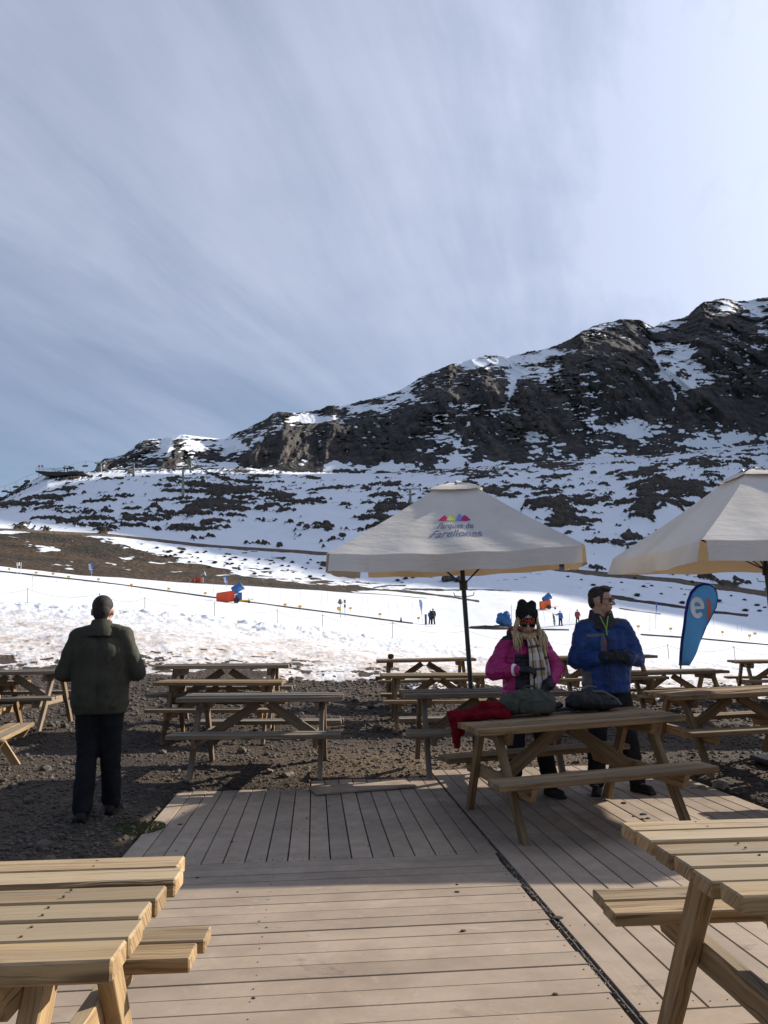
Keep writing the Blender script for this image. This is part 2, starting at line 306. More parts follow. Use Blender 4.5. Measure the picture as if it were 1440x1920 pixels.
mb_ = 1.20 - sb*1.12 + (C2-0.5)*1.9 + (C3-0.5)*1.7 + (C1-0.6)*0.6 - 0.85*sst(FL, 0.585, 0.70)*sst(FZ, 0.36, 0.62)
mnt = (K >= 17) & (K < 20.0)
bare = np.where(mnt, mb_, bare)
bare = np.where(K >= 20.0, 0.2, bare)
out = ~(np.abs(cols) < 28)[None, :] & (K > 12)
bare = np.where(out & (K < 17), hb*1.0-0.05, bare)
# ---- relief
m01 = sst(bare, 0.42, 0.9)
Z = Z + np.where(K < 5, (fbm(X/0.5, Y/0.5, o=4, seed=71)-0.5)*(0.05+0.07*sst(Y, 9, 13)), 0)
Z = Z + np.where((K >= 4.2) & (K < 8), ((fbm(X/0.2, Y/0.30, o=4, seed=72)-0.5)*0.075 + (fbm(X/1.8, Y/2.5, o=3, seed=73)-0.5)*0.25)*sst(K, 4.2, 5.2)*(1-0.6*m01), 0)
berm = np.exp(-((K-7.0)/0.55)**2)
Z = Z + berm*((fbm(X/0.5, Y/0.5, o=4, seed=74)-0.3)*0.38*sst(1100-PX, 0, 500)+0.1)
Z = Z + np.where((K >= 8) & (K < 11), (fbm(X/6, Y/8, o=3, seed=75)-0.5)*0.25*sst(K, 8, 8.6), 0)
Z = Z + np.where((K >= 10) & (K < 13), (fbm(X/5, Y/5, o=4, seed=76)-0.5)*0.9*np.clip(K-10, 0, 1)*np.where(road, .2, 1), 0)
Z = Z + np.where(hill, m01*(0.5+1.6*(H2-0.35)) + (H3-0.5)*2.0*sst(K, 13, 14)*sst(17-K, 0, 0.6), 0) + np.where(hill, blobs([d[:4] for d in DARK if len(d) > 4 and d[4] > 1.1])*2.2, 0)
rw = sst(K, 17.0, 17.5)*(1-sst(K, 19.55, 19.98)*0.93)
dR = np.where(mnt, rw*((ridg(X/9+Z/60, Z/75, o=3, seed=59)-0.6)*9*m01 + (C1-0.62)*44 + (ridg(X/14-Z/90, Z/55, o=4, seed=55)-0.6)*24*m01 + (C2-0.5)*5*m01), 0)
dZ = np.where(mnt, rw*((C2-0.5)*3.0*m01+(C3-0.5)*1.6*m01), 0)
cst = np.exp(-((K-20)/0.25)**2)
dZ = dZ + cst*((fbm(X/8, Y/8, o=4, seed=56)-0.5)*2.6*m01)*np.where(np.abs(K-20) < 1, 1, 0)
R2 = Rr - dR
X = R2*np.sin(AZ); Y = R2*np.cos(AZ)
# keep what is seen where it is: move along the sight line
Z = CAMH+(Z-CAMH)*(R2/Rr) + dZ
# the ground is dug out under the deck
_th = rad(4.9); du = X*math.cos(_th)+Y*math.sin(_th); dv = -X*math.sin(_th)+Y*math.cos(_th)
dd = np.maximum.reduce([-1.30-du, du-3.70, np.where(du < 1.2, dv-np.where(du < -0.05, 8.34, 8.74), dv-9.17), -1.5-dv])
near = K < 5
Z = np.where(near & (dd < 0.10), np.minimum(Z, -0.075+0.7*np.clip(dd+0.02, 0, 0.12)), Z)
Z = np.where(near & (dd >= 0.10) & (dd < 0.6), np.minimum(Z, -0.005+0.1*dd), Z)
GX, GY, GZ = X, Y, Z
def ground_z(x, y):
    a = math.degrees(math.atan2(x, y)); r = math.hypot(x, y)
    j = int(np.clip(np.searchsorted(cols, a), 1, len(cols)-1))
    rc = R2[:, j]; i = int(np.searchsorted(rc, r)); i = max(1, min(len(rc)-1, i))
    t = (r-rc[i-1])/max(1e-6, rc[i]-rc[i-1])
    return float(GZ[i-1, j]*(1-t)+GZ[i, j]*t)
def on_ground(px, py, K0=8.0, K1=17.2):      # first terrain point of the traced sheet under a direction
    a = math.degrees(math.atan2(*at(px, py, 100).xy)); j = int(np.argmin(np.abs(cols-a)))
    rows = np.where((K[:, 0] >= K0) & (K[:, 0] <= K1))[0]
    Pj = np.stack([GX[rows, j], GY[rows, j], GZ[rows, j]], -1)
    _, yy = proj(Pj)
    k = int(np.argmin(np.abs(yy-py)))
    return Vector(Pj[k])

# colour of bare ground
colr = np.zeros(Z.shape+(3,))
def setc(mask, a, b, t):
    t = np.clip(t, 0, 1)[..., None]
    c = np.array(a)*(1-t)+np.array(b)*t
    colr[mask] = c[mask]
t1 = fbm(X/1.5, Y/1.5, o=4, seed=81); t2 = fbm(X/0.4, Y/0.4, o=3, seed=82)
setc(K < 8, (0.050, 0.038, 0.030), (0.105, 0.075, 0.052), (t1-0.3)*1.6+(t2-0.5)*0.5)
soil = np.exp(-(((X-0.3)/1.5)**2+((Y-9.4)/0.9)**2))
farg = (sst(Y, 10.5, 13.5)*0.55)[..., None]
colr = np.where((K < 8)[..., None], colr*(1-farg)+np.array((0.062, 0.045, 0.034))*farg, colr)
colr = np.where((K < 8)[..., None], colr*(1-0.6*soil[..., None])+np.array((0.20, 0.14, 0.085))*0.6*soil[..., None], colr)
setc((K >= 8) & (K < 12), (0.034, 0.028, 0.018), (0.072, 0.044, 0.025), (fbm(X/14, Y/6, o=4, seed=83)-0.35)*2.4+(fbm(X/2, Y/2, o=3, seed=84)-.5)*.8)
setc(road, (0.10, 0.075, 0.05), (0.15, 0.11, 0.075), t1)
setc((K >= 13) & (K < 17), (0.032, 0.028, 0.025), (0.075, 0.060, 0.045), (H2-0.3)*1.6+(H3-.5))
setc(K >= 17, (0.044, 0.042, 0.042), (0.086, 0.074, 0.064), (C2-0.3)*0.9+(C1-.6)*0.8+(fbm(X/3.5, Z/20, o=4, seed=85)-0.5)*1.6)  # cliff rock lightened in its colour to stand in for distance haze

def split(name, k0, k1, mat):
    rows = np.where((K[:, 0] >= k0) & (K[:, 0] <= k1+1e-6))[0]
    nr, nc = len(rows), len(cols)
    P = np.stack([GX[rows], GY[rows], GZ[rows]], -1).reshape(-1, 3)
    idx = np.arange(nr*nc).reshape(nr, nc)
    q = np.stack([idx[:-1, :-1], idx[:-1, 1:], idx[1:, 1:], idx[1:, :-1]], -1).reshape(-1, 4)[:, ::-1]
    me = bpy.data.meshes.new(name)
    me.vertices.add(len(P)); me.vertices.foreach_set('co', P.astype(np.float32).ravel())
    me.loops.add(q.size); me.loops.foreach_set('vertex_index', q.astype(np.int32).ravel())
    me.polygons.add(len(q)); me.polygons.foreach_set('loop_start', np.arange(0, q.size, 4, dtype=np.int32))
    me.update(calc_edges=True)
    me.polygons.foreach_set('use_smooth', np.ones(len(q), dtype=bool))
    a = me.attributes.new('bare', 'FLOAT', 'POINT'); a.data.foreach_set('value', bare[rows].astype(np.float32).ravel())
    a = me.attributes.new('dirt', 'FLOAT', 'POINT'); a.data.foreach_set('value', dirt[rows].astype(np.float32).ravel())
    c4 = np.concatenate([colr[rows], np.ones((nr, nc, 1))], -1)
    a = me.attributes.new('ground_col', 'FLOAT_COLOR', 'POINT'); a.data.foreach_set('color', c4.astype(np.float32).ravel())
    me.materials.append(mat)
    o = bpy.data.objects.new(name, me); COL.objects.link(o); o['kind'] = 'structure'
    return o

def terrain_mat(name, fs, amt, bs_rock, bd_rock, bs_snow, bd_snow, contrast=0.5, vs=1.0):
    m = bpy.data.materials.new(name); m.use_nodes = True; t = NT(m.node_tree); t.n.clear()
    co = t.add('ShaderNodeTexCoord').outputs['Object']
    ba = t.add('ShaderNodeAttribute', attribute_name='bare').outputs['Fac']
    di = t.add('ShaderNodeAttribute', attribute_name='dirt').outputs['Fac']
    gc = t.add('ShaderNodeAttribute', attribute_name='ground_col').outputs['Color']
    n = t.noise(co, fs, 6, 0.65)
    b = t.math('ADD', ba, t.math('MULTIPLY', t.math('SUBTRACT', n, 0.5), amt))
    mask = t.ramp(b, 0.46, 0.56)
    cr = t.mapping(co, scale=(1, 1, vs))
    nr = t.noise(cr, bs_rock, 6, 0.65); vr = t.vor(cr, bs_rock*1.3).outputs['Distance']
    gcol = t.mix(t.ramp(nr, 0.3, 0.72), t.mix(1.0, gc, (1-contrast, 1-contrast, 1-contrast, 1), 'MULTIPLY'), t.mix(1.0, gc, (1+contrast, 1+contrast*0.95, 1+contrast*0.88, 1), 'MULTIPLY'))
    dn = t.math('MULTIPLY', di, t.ramp(t.noise(co, fs*0.8, 5, 0.7), 0.30, 0.68, 0.12, 1.0), clamp=True)
    scol = t.mix(dn, (0.78, 0.81, 0.86, 1), (0.50, 0.41, 0.34, 1))
    colo = t.mix(mask, scol, gcol)
    rough = t.math('ADD', 0.62, t.math('MULTIPLY', mask, 0.3))
    hr = t.math('ADD', nr, t.math('MULTIPLY', vr, 0.5))
    b1 = t.bump(t.math('MULTIPLY', hr, mask), 0.9, bd_rock)
    b2 = t.bump(t.math('MULTIPLY', t.noise(co, bs_snow, 5, 0.6), t.math('SUBTRACT', 1.0, mask)), 0.7, bd_snow, b1)
    p = t.add('ShaderNodeBsdfPrincipled', ins={'Base Color': colo, 'Roughness': rough, 'Normal': b2, 'Specular IOR Level': 0.25})
    t.add('ShaderNodeOutputMaterial', ins={0: p.outputs[0]})
    return m
split('ground', 0, 8, terrain_mat('gravel_and_trodden_snow', 3.5, 0.9, 28, 0.035, 7, 0.05, 0.62))
split('snow_slope', 8, 10, terrain_mat('groomed_snow', 1.2, 0.4, 2, 0.1, 1.5, 0.05))
split('hillside', 10, 17, terrain_mat('hill_rock_and_snow', 0.7, 0.45, 0.9, 0.5, 0.5, 0.15))
split('mountain', 17, len(CV)-1, terrain_mat('cliff_rock', 0.30, 0.55, 0.26, 2.2, 0.2, 0.4, 0.5, 0.42))

# ------------------------------------------------------------------ object helpers
rng = random.Random(7)
def put(o, parent=None, keep=True):
    COL.objects.link(o)
    if parent is not None: o.parent = parent
    return o
def tag(o, label, cat, group=None, kind=None):
    o['label'] = label; o['category'] = cat
    if group: o['group'] = group
    if kind: o['kind'] = kind
    return o
def thing(name, label, cat, loc=(0, 0, 0), rot=(0, 0, 0), group=None):
    o = bpy.data.objects.new(name, None); o.location = loc; o.rotation_euler = rot; o.empty_display_size = 0.1
    COL.objects.link(o); return tag(o, label, cat, group)
def mesh_obj(name, me, mat, parent=None, smooth=True):
    if mat is not None and not me.materials: me.materials.append(mat)
    if smooth: me.polygons.foreach_set('use_smooth', [True]*len(me.polygons))
    o = bpy.data.objects.new(name, me); return put(o, parent)
def bm_obj(name, bm, mat, parent=None, smooth=False, origin=None):
    if origin is not None: bmesh.ops.translate(bm, verts=bm.verts, vec=-Vector(origin))
    me = bpy.data.meshes.new(name); bm.to_mesh(me); bm.free()
    o = mesh_obj(name, me, mat, parent, smooth)
    if smooth: auto_smooth(me)
    return o
def auto_smooth(me, ang=40):
    try:
        me.set_sharp_from_angle(angle=rad(ang))
    except Exception: pass
def copy_tree(o, parent=None):
    c = o.copy(); COL.objects.link(c)
    if parent is not None: c.parent = parent
    for ch in list(o.children): copy_tree(ch, c)
    return c
def frame(p0, p1, up=(0, 0, 1)):
    """matrix with x along p0->p1, z close to up, origin in the middle"""
    x = (Vector(p1)-Vector(p0)); L = x.length; x.normalize(); upv = Vector(up)
    y = upv.cross(x)
    if y.length < 1e-4: y = Vector((0, 1, 0)).cross(x)
    y.normalize(); z = x.cross(y)
    m = Matrix.Identity(4)
    for i in range(3): m[i][0] = x[i]; m[i][1] = y[i]; m[i][2] = z[i]; m[i][3] = (p0[i]+p1[i])/2
    return m, L
def board(bm, L, Wd, T, M, bev=0.004, warp=0.0, rr_=None):
    """a sawn board: length along local x; uv in metres along the grain"""
    rr_ = rr_ or rng
    uvl = bm.loops.layers.uv.verify()
    tl = bm.loops.layers.float_color.get('tone') or bm.loops.layers.float_color.new('tone')
    r = bmesh.ops.create_cube(bm, size=1.0)
    vs = r['verts']
    for v in vs: v.co = Vector((v.co.x*L, v.co.y*Wd, v.co.z*T))
    es = set(); fs = set()
    for v in vs:
        es.update(v.link_edges); fs.update(v.link_faces)
    if bev > 0:
        rb_ = bmesh.ops.bevel(bm, geom=list(es), offset=bev, segments=1, affect='EDGES')
        fs = set(rb_['faces']); vv = set()
        for f in rb_['faces']: vv.update(f.verts)
        for v in vv: fs.update(v.link_faces)
        vs = list(vv)
    ou, ov, tn = rr_.uniform(0, 50), rr_.uniform(0, 50), rr_.random()
    t2_ = rr_.random()
    for f in fs:
        n = f.normal if f.normal.length else Vector((0, 0, 1)); f.normal_update(); n = f.normal
        for lp in f.loops:
            c = lp.vert.co
            if abs(n.x) > 0.8: lp[uvl].uv = (ou+c.y*0.5, ov+c.z*1.0+c.y)
            elif abs(n.z) > 0.5: lp[uvl].uv = (ou+c.x, ov+c.y)
            else: lp[uvl].uv = (ou+c.x, ov+c.y+c.z)
            lp[tl] = (tn, t2_, 1.0 if abs(n.x) > 0.8 else 0.0, 1)
    for v in vs:
        if warp: v.co.z += warp*(v.co.x/L*2)**2
        v.co = M @ v.co
    return vs
def tube(bm, pts, rads, seg=10, cap=True):
    pts = [Vector(p) for p in pts]
    if not hasattr(rads, '__len__'): rads = [rads]*len(pts)
    rings = []; prev = None
    for i, p in enumerate(pts):
        t = (pts[min(i+1, len(pts)-1)]-pts[max(i-1, 0)]).normalized()
        a = prev if prev is not None else (Vector((0, 0, 1)) if abs(t.z) < 0.9 else Vector((1, 0, 0)))
        b = t.cross(a).normalized(); a = b.cross(t).normalized(); prev = a
        rings.append([bm.verts.new(p+(a*math.cos(2*math.pi*k/seg)+b*math.sin(2*math.pi*k/seg))*rads[i]) for k in range(seg)])
    for r0, r1 in zip(rings[:-1], rings[1:]):
        for k in range(seg): bm.faces.new((r0[k], r1[k], r1[(k+1) % seg], r0[(k+1) % seg]))
    if cap:
        bm.faces.new(rings[0]); bm.faces.new(rings[-1][::-1])
    return rings
def box(bm, M, sx, sy, sz, bev=0.0):
    r = bmesh.ops.create_cube(bm, size=1.0)
    vs = r['verts']
    for v in vs: v.co = Vector((v.co.x*sx, v.co.y*sy, v.co.z*sz))
    if bev:
        es = set(e for v in vs for e in v.link_edges)
        rb_ = bmesh.ops.bevel(bm, geom=list(es), offset=bev, segments=2, affect='EDGES')
        vs = list(set(v for f in rb_['faces'] for v in f.verts))
    for v in vs: v.co = M @ v.co
    return vs
def Tr(x, y, z): return Matrix.Translation((x, y, z))
def sph(bm, c, r, sub=3, M=None):
    q = bmesh.ops.create_icosphere(bm, subdivisions=sub, radius=1.0)
    for v in q['verts']:
        co = Vector((v.co.x*r[0], v.co.y*r[1], v.co.z*r[2])) if hasattr(r, '__len__') else v.co*r
        if M is not None: co = M @ co
        v.co = co+Vector(c)
    return q['verts']

# ------------------------------------------------------------------ materials
def mat(name):
    m = bpy.data.materials.new(name); m.use_nodes = True; t = NT(m.node_tree); t.n.clear(); return m, t
def fin(t, col, rough=0.6, nrm=None, spec=0.4, metal=0.0, **k):
    ins = {'Base Color': col, 'Roughness': rough, 'Specular IOR Level': spec, 'Metallic': metal}
    if nrm is not None: ins['Normal'] = nrm
    ins.update(k)
    p = t.add('ShaderNodeBsdfPrincipled', ins=ins)
    t.add('ShaderNodeOutputMaterial', ins={0: p.outputs[0]}); return p
def c4(c): return (c[0], c[1], c[2], 1)
def wood_mat(name, light, mid, dark, grey, greyamt=0.5):
    m, t = mat(name)
    uv_ = t.add('ShaderNodeUVMap').outputs[0]
    tone = t.add('ShaderNodeAttribute', attribute_name='tone').outputs['Vector']
    ts = t.add('ShaderNodeSeparateXYZ', ins={0: tone})
    rnd = t.add('ShaderNodeObjectInfo').outputs['Random']
    uv2 = t.add('ShaderNodeVectorMath', operation='ADD', ins={0: uv_, 1: t.add('ShaderNodeCombineXYZ', ins={0: t.math('MULTIPLY', rnd, 37.0), 1: t.math('MULTIPLY', rnd, 11.0), 2: 0.0}).outputs[0]}).outputs[0]
    warpn = t.noise(t.mapping(uv2, scale=(2.0, 3.0, 1)), 1.0, 3)
    wv = t.add('ShaderNodeVectorMath', operation='ADD', ins={0: uv2, 1: t.add('ShaderNodeCombineXYZ', ins={0: 0.0, 1: t.math('MULTIPLY', warpn, 0.08), 2: 0.0}).outputs[0]}).outputs[0]
    g1 = t.noise(t.mapping(wv, scale=(1.6, 62, 1)), 1.0, 5, 0.65)
    g2 = t.noise(t.mapping(wv, scale=(0.7, 16, 1)), 1.0, 4, 0.6)
    g3 = t.noise(t.mapping(uv2, scale=(5, 9, 1)), 1.0, 4, 0.6)
    k = t.vor(t.mapping(wv, scale=(1.6, 8, 1)), 1.0).outputs['Distance']
    knot = t.ramp(k, 0.06, 0.17, 1.0, 0.0)
    col = t.mix(t.ramp(g2, 0.32, 0.68), tuple(x*0.86 for x in mid)+(1,), c4(light))
    col = t.mix(t.ramp(g1, 0.48, 0.66, 0, 0.85), col, c4(dark))
    nz = t.add('ShaderNodeNewGeometry').outputs['Normal']
    up = t.ramp(t.add('ShaderNodeSeparateXYZ', ins={0: nz}).outputs[2], 0.3, 0.9)
    wea = t.math('MULTIPLY', up, t.ramp(t.math('ADD', g3, t.math('MULTIPLY', t.math('SUBTRACT', ts.outputs[0], 0.5), 0.5)), 0.25, 0.75, 0.25*greyamt, greyamt*1.5), clamp=True)
    col = t.mix(wea, col, c4(grey))
    col = t.mix(t.math('MULTIPLY', knot, 0.75), col, (dark[0]*0.5, dark[1]*0.45, dark[2]*0.4, 1))
    crack = t.ramp(t.noise(t.mapping(wv, loc=(9, 3, 0), scale=(0.9, 85, 1)), 1.0, 2, 0.5), 0.63, 0.68)
    col = t.mix(t.math('MULTIPLY', crack, 0.7), col, (dark[0]*0.3, dark[1]*0.3, dark[2]*0.3, 1))
    v_ = t.math('ADD', 0.64, t.math('MULTIPLY', ts.outputs[1], 0.6))
    col = t.mix(1.0, col, t.add('ShaderNodeCombineXYZ', ins={0: v_, 1: v_, 2: v_}).outputs[0], 'MULTIPLY')
    stain = t.ramp(t.noise(t.mapping(uv2, loc=(4, 4, 0), scale=(3, 7, 1)), 1.0, 5, 0.7), 0.55, 0.72, 0, 0.5)
    col = t.mix(stain, col, (0.10, 0.085, 0.06, 1))
    h = t.math('ADD', t.math('MULTIPLY', g1, -0.7), t.math('MULTIPLY', crack, -1.0))
    b = t.bump(h, 0.55, 0.004)
    fin(t, col, t.ramp(g1, 0.3, 0.7, 0.62, 0.85), b, 0.3)
    return m
WOOD = wood_mat('weathered_pine', (0.33, 0.215, 0.108), (0.23, 0.138, 0.064), (0.12, 0.068, 0.032), (0.235, 0.19, 0.125))
WOODL = wood_mat('pale_weathered_pine', (0.40, 0.275, 0.140), (0.29, 0.185, 0.088), (0.15, 0.088, 0.042), (0.30, 0.238, 0.155), 0.55)
WOODG = wood_mat('grey_weathered_pine', (0.25, 0.19, 0.13), (0.18, 0.125, 0.08), (0.11, 0.075, 0.05), (0.17, 0.155, 0.13), 0.8)

def deck_material():
    m, t = mat('composite_decking')
    uv_ = t.add('ShaderNodeUVMap').outputs[0]
    co = t.add('ShaderNodeTexCoord').outputs['Object']
    ts = t.add('ShaderNodeSeparateXYZ', ins={0: t.add('ShaderNodeAttribute', attribute_name='tone').outputs['Vector']})
    n1_ = t.noise(co, 2.2, 6, 0.62); n2_ = t.noise(co, 9.0, 6, 0.68); n3_ = t.noise(t.mapping(uv_, scale=(3, 60, 1)), 1.0, 4)
    col = t.mix(t.ramp(n1_, 0.3, 0.7), (0.275, 0.208, 0.150, 1), (0.365, 0.283, 0.208, 1))
    col = t.mix(t.ramp(n2_, 0.35, 0.72, 0, 0.35), col, (0.235, 0.18, 0.138, 1))
    sm = t.math('MULTIPLY', t.ramp(t.noise(co, 3.4, 7, 0.75, dist=1.2), 0.57, 0.66), t.ramp(t.noise(co, 0.9, 2), 0.45, 0.6))
    col = t.mix(t.math('MULTIPLY', sm, 0.7), col, (0.15, 0.112, 0.085, 1))
    dust = t.ramp(t.noise(co, 6.0, 7, 0.8, dist=0.8), 0.55, 0.72, 0, 0.5)
    col = t.mix(dust, col, (0.45, 0.37, 0.29, 1))
    sp = t.vor(co, 7.0).outputs['Distance']; spm = t.ramp(t.math('ADD', sp, t.math('MULTIPLY', n2_, 0.12)), 0.075, 0.10, 1, 0)
    col = t.mix(t.math('MULTIPLY', spm, 0.55), col, (0.07, 0.05, 0.035, 1))
    v_ = t.math('ADD', 0.86, t.math('MULTIPLY', ts.outputs[1], 0.24))
    col = t.mix(1.0, col, t.add('ShaderNodeCombineXYZ', ins={0: v_, 1: v_, 2: v_}).outputs[0], 'MULTIPLY')
    # scuffed dirt gathering by the gaps (uv v holds metres across the board)
    b = t.bump(t.math('ADD', t.math('MULTIPLY', n3_, 0.6), t.math('MULTIPLY', n2_, 0.8)), 0.35, 0.004)
    fin(t, col, t.ramp(n2_, 0.3, 0.7, 0.55, 0.8), b, 0.35)
    return m
DECK = deck_material()
def plain(name, col, rough=0.6, spec=0.4, metal=0.0, var=0.15, scale=8.0, bump=0.0, bscale=60.0, bdist=0.002, **k):
    m, t = mat(name)
    co = t.add('ShaderNodeTexCoord').outputs['Object']
    n = t.noise(co, scale, 5, 0.6)
    c = t.mix(t.ramp(n, 0.3, 0.7), tuple(x*(1-var) for x in col)+(1,), tuple(min(1, x*(1+var)) for x in col)+(1,))
    nrm = t.bump(t.noise(co, bscale, 4, 0.6), bump, bdist) if bump else None
    fin(t, c, rough, nrm, spec, metal, **k)
    return m
BLACKM = plain('black_painted_steel', (0.012, 0.012, 0.013), 0.4, 0.5)
STEEL = plain('galvanised_steel', (0.32, 0.33, 0.34), 0.45, 0.5, 0.6)
DARKST = plain('dark_lift_steel', (0.05, 0.06, 0.06), 0.6)

SCREW = plain('rusty_screw_heads', (0.07, 0.045, 0.03), 0.6)
# ------------------------------------------------------------------ deck
TH = rad(4.9)
def uv2w(u_, v_, z=0.0): return Vector((u_*math.cos(TH)-v_*math.sin(TH), u_*math.sin(TH)+v_*math.cos(TH), z))
def deck_board(bm, u0, v0, u1, v1, w, z=0.0):
    p0 = uv2w(u0, v0, z-0.0125); p1 = uv2w(u1, v1, z-0.0125)
    M, L = frame(p0, p1); board(bm, L, w, 0.025, M, 0.0022)
bm = bmesh.new()
r = random.Random(3)
v_ = 5.72-0.073
while v_ > -1.0:                                     # boards laid across
    deck_board(bm, -1.30+r.uniform(-.01, .01), v_, 1.188+r.uniform(-.008, .008), v_, 0.1405-(0.004 if r.random() < 0.3 else 0), r.uniform(-0.002, 0.0015))
    v_ -= 0.1465
u_ = -1.30+0.07
while u_ < 1.15:                                     # boards laid away from the camera
    deck_board(bm, u_, 5.722, u_, (8.32 if u_ < -0.05 else 8.72)+r.uniform(-.03, .03), 0.131, r.uniform(-0.002, 0.002))
    u_ += 0.1398
u_ = 1.232+0.07
while u_ < 3.66:                                     # right hand section
    for a, b in ((3.345, 6.222), (6.228, 9.15)):
        deck_board(bm, u_, a, u_, b+(r.uniform(-.02, .02) if b > 9 else 0), 0.134, r.uniform(-0.002, 0.002))
    u_ += 0.1425
v_ = 3.34-0.073
while v_ > -1.0:
    deck_board(bm, 1.232, v_, 3.68, v_, 0.1405, r.uniform(-0.002, 0.001)); v_ -= 0.1465
deck = bm_obj('deck', bm, DECK); deck['kind'] = 'structure'
bm = bmesh.new(); r = random.Random(6)
def screw(u_, v_):
    p = uv2w(u_+r.uniform(-.006, .006), v_+r.uniform(-.006, .006), 0.0012)
    tube(bm, [p-Vector((0, 0, .003)), p+Vector((0, 0, .0012))], 0.0031, 7)
v_ = 5.72-0.073
while v_ > 2.4:
    for q in (-1.27, -0.26, 1.16):
        screw(q, v_+r.uniform(-.03, .03))
    v_ -= 0.1465
u_ = -1.30+0.07
while u_ < 1.15:
    for q in (5.77, 6.6, 7.45, 8.25): screw(u_-.035, q); screw(u_+.035, q)
    u_ += 0.1398
u_ = 1.232+0.07
while u_ < 3.66:
    for q in (3.40, 4.3, 5.2, 6.18, 6.28, 7.2): screw(u_-.035, q); screw(u_+.035, q)
    u_ += 0.1425
sc_ = bm_obj('screws', bm, plain('rusty_screw', (0.06, 0.04, 0.03), 0.6), deck); sc_['kind'] = 'stuff'

bm = bmesh.new()
P = [gnd(572, 1501, 0.012), gnd(781, 1483, 0.012), gnd(771, 1455, 0.02), gnd(585, 1468, 0.014)]
cnt = sum(P, Vector())/4
M, L = frame((P[0]+P[3])/2, (P[1]+P[2])/2)
board(bm, 0.98, 0.36, 0.018, M, 0.003)
lb = bm_obj('loose_board', bm, plain('dusty_plywood', (0.30, 0.225, 0.165), 0.75, var=0.25, scale=5, bump=0.3), None, origin=None)
tag(lb, 'flat dusty plywood board lying loose on the far end of the deck', 'board')

# ------------------------------------------------------------------ picnic tables
TL, TW, TZ, SZ = 1.65, 0.798, 0.745, 0.43
def make_table(mt, seed=1, L=TL):
    r = random.Random(seed)
    root = bpy.data.objects.new('picnic_table', None); root.empty_display_size = 0.1; COL.objects.link(root)
    h = L/2; fx = h-0.20
    bm = bmesh.new()
    for i in range(6):
        y = -TW/2+0.0585+i*0.1365
        M = Matrix.Translation((r.uniform(-.008, .008), y, TZ-0.0225+r.uniform(-.002, .002))) @ Matrix.Rotation(r.uniform(-.008, .008), 4, 'X')
        board(bm, L+r.uniform(-.025, .015), 0.117, 0.045, M, 0.005, r.uniform(-.003, .004), r)
    nb = set(bm.faces)
    for i in range(6):
        for sx in (-1, 1):
            for q in (-.03, .03):
                p = Vector((sx*(fx-.046)+r.uniform(-.008, .008), -TW/2+0.0585+i*0.1365+q+r.uniform(-.006, .006), TZ+0.003)); tube(bm, [p-Vector((0, 0, .004)), p], 0.0036, 7)
    for f in bm.faces:
        if f not in nb: f.material_index = 1
    tt_ = bm_obj('tabletop', bm, mt, root); tt_.data.materials.append(SCREW)
    for s in (-1, 1):
        bm = bmesh.new()
        for j in range(2):
            M = Matrix.Translation((r.uniform(-.01, .01), s*(0.49+0.066+j*0.150), SZ-0.021)) @ Matrix.Rotation(r.uniform(-.008, .008), 4, 'X')
            board(bm, L+r.uniform(-.02, .02), 0.132, 0.042, M, 0.005, r.uniform(-.003, .004), r)
        bm_obj('bench_seat', bm, mt, root)
    for sx in (-1, 1):
        for s in (-1, 1):
            bm = bmesh.new()
            M, ln = frame((sx*fx, s*0.19, TZ-0.046), (sx*fx, s*0.63, 0.0), (1, 0, 0))
            vs = board(bm, ln+0.03, 0.108, 0.047, M, 0.004, 0, r)
            for v in bm.verts:
                if v.co.z < 0.02: v.co.z = 0.0+min(v.co.z, 0)*0.1
                if v.co.z > TZ-0.047: v.co.z = TZ-0.047
            bm_obj('leg', bm, mt, root)
        bm = bmesh.new()
        M, ln = frame((sx*(fx-0.046), -0.765, SZ-0.042-0.047), (sx*(fx-0.046), 0.765, SZ-0.042-0.047), (0, 0, 1))
        board(bm, ln, 0.045, 0.093, M, 0.004, 0, r)
        for v in bm.verts:
            if abs(v.co.y) > 0.74 and v.co.z < SZ-0.08: v.co.y *= 0.93
        bm_obj('cross_beam', bm, mt, root)
        bm = bmesh.new()
        M, ln = frame((sx*(fx-0.046), -0.375, TZ-0.045-0.043), (sx*(fx-0.046), 0.375, TZ-0.045-0.043), (0, 0, 1))
        board(bm, ln, 0.045, 0.085, M, 0.004, 0, r)
        for v in bm.verts:
            if abs(v.co.y) > 0.35 and v.co.z < TZ-0.08: v.co.y *= 0.88
        bm_obj('top_cleat', bm, mt, root)
        bm = bmesh.new()
        M, ln = frame((sx*(fx-0.07), 0.0, SZ-0.10), (sx*0.05, 0.0, TZ-0.075), (0, 1, 0))
        board(bm, ln, 0.100, 0.047, M, 0.004, 0, r)
        for v in bm.verts:
            if v.co.z > TZ-0.047: v.co.z = TZ-0.047
        bm_obj('brace', bm, mt, root)
    return root
protos = {'a': make_table(WOOD, 1), 'b': make_table(WOODL, 2), 'c': make_table(WOODG, 5), 'd': make_table(WOOD, 9)}
used_p = set()
def place_table(kind, M, label, group='picnic tables set out on the gravel and deck', scale=1.0):
    o = protos[kind]
    if kind in used_p: o = copy_tree(o)
    used_p.add(kind)
    loc, q, _ = M.decompose()
    o.location = loc; o.rotation_mode = 'XYZ'; o.rotation_euler = q.to_euler(); o.scale = (scale,)*3
    tag(o, label, 'picnic table', group); return o
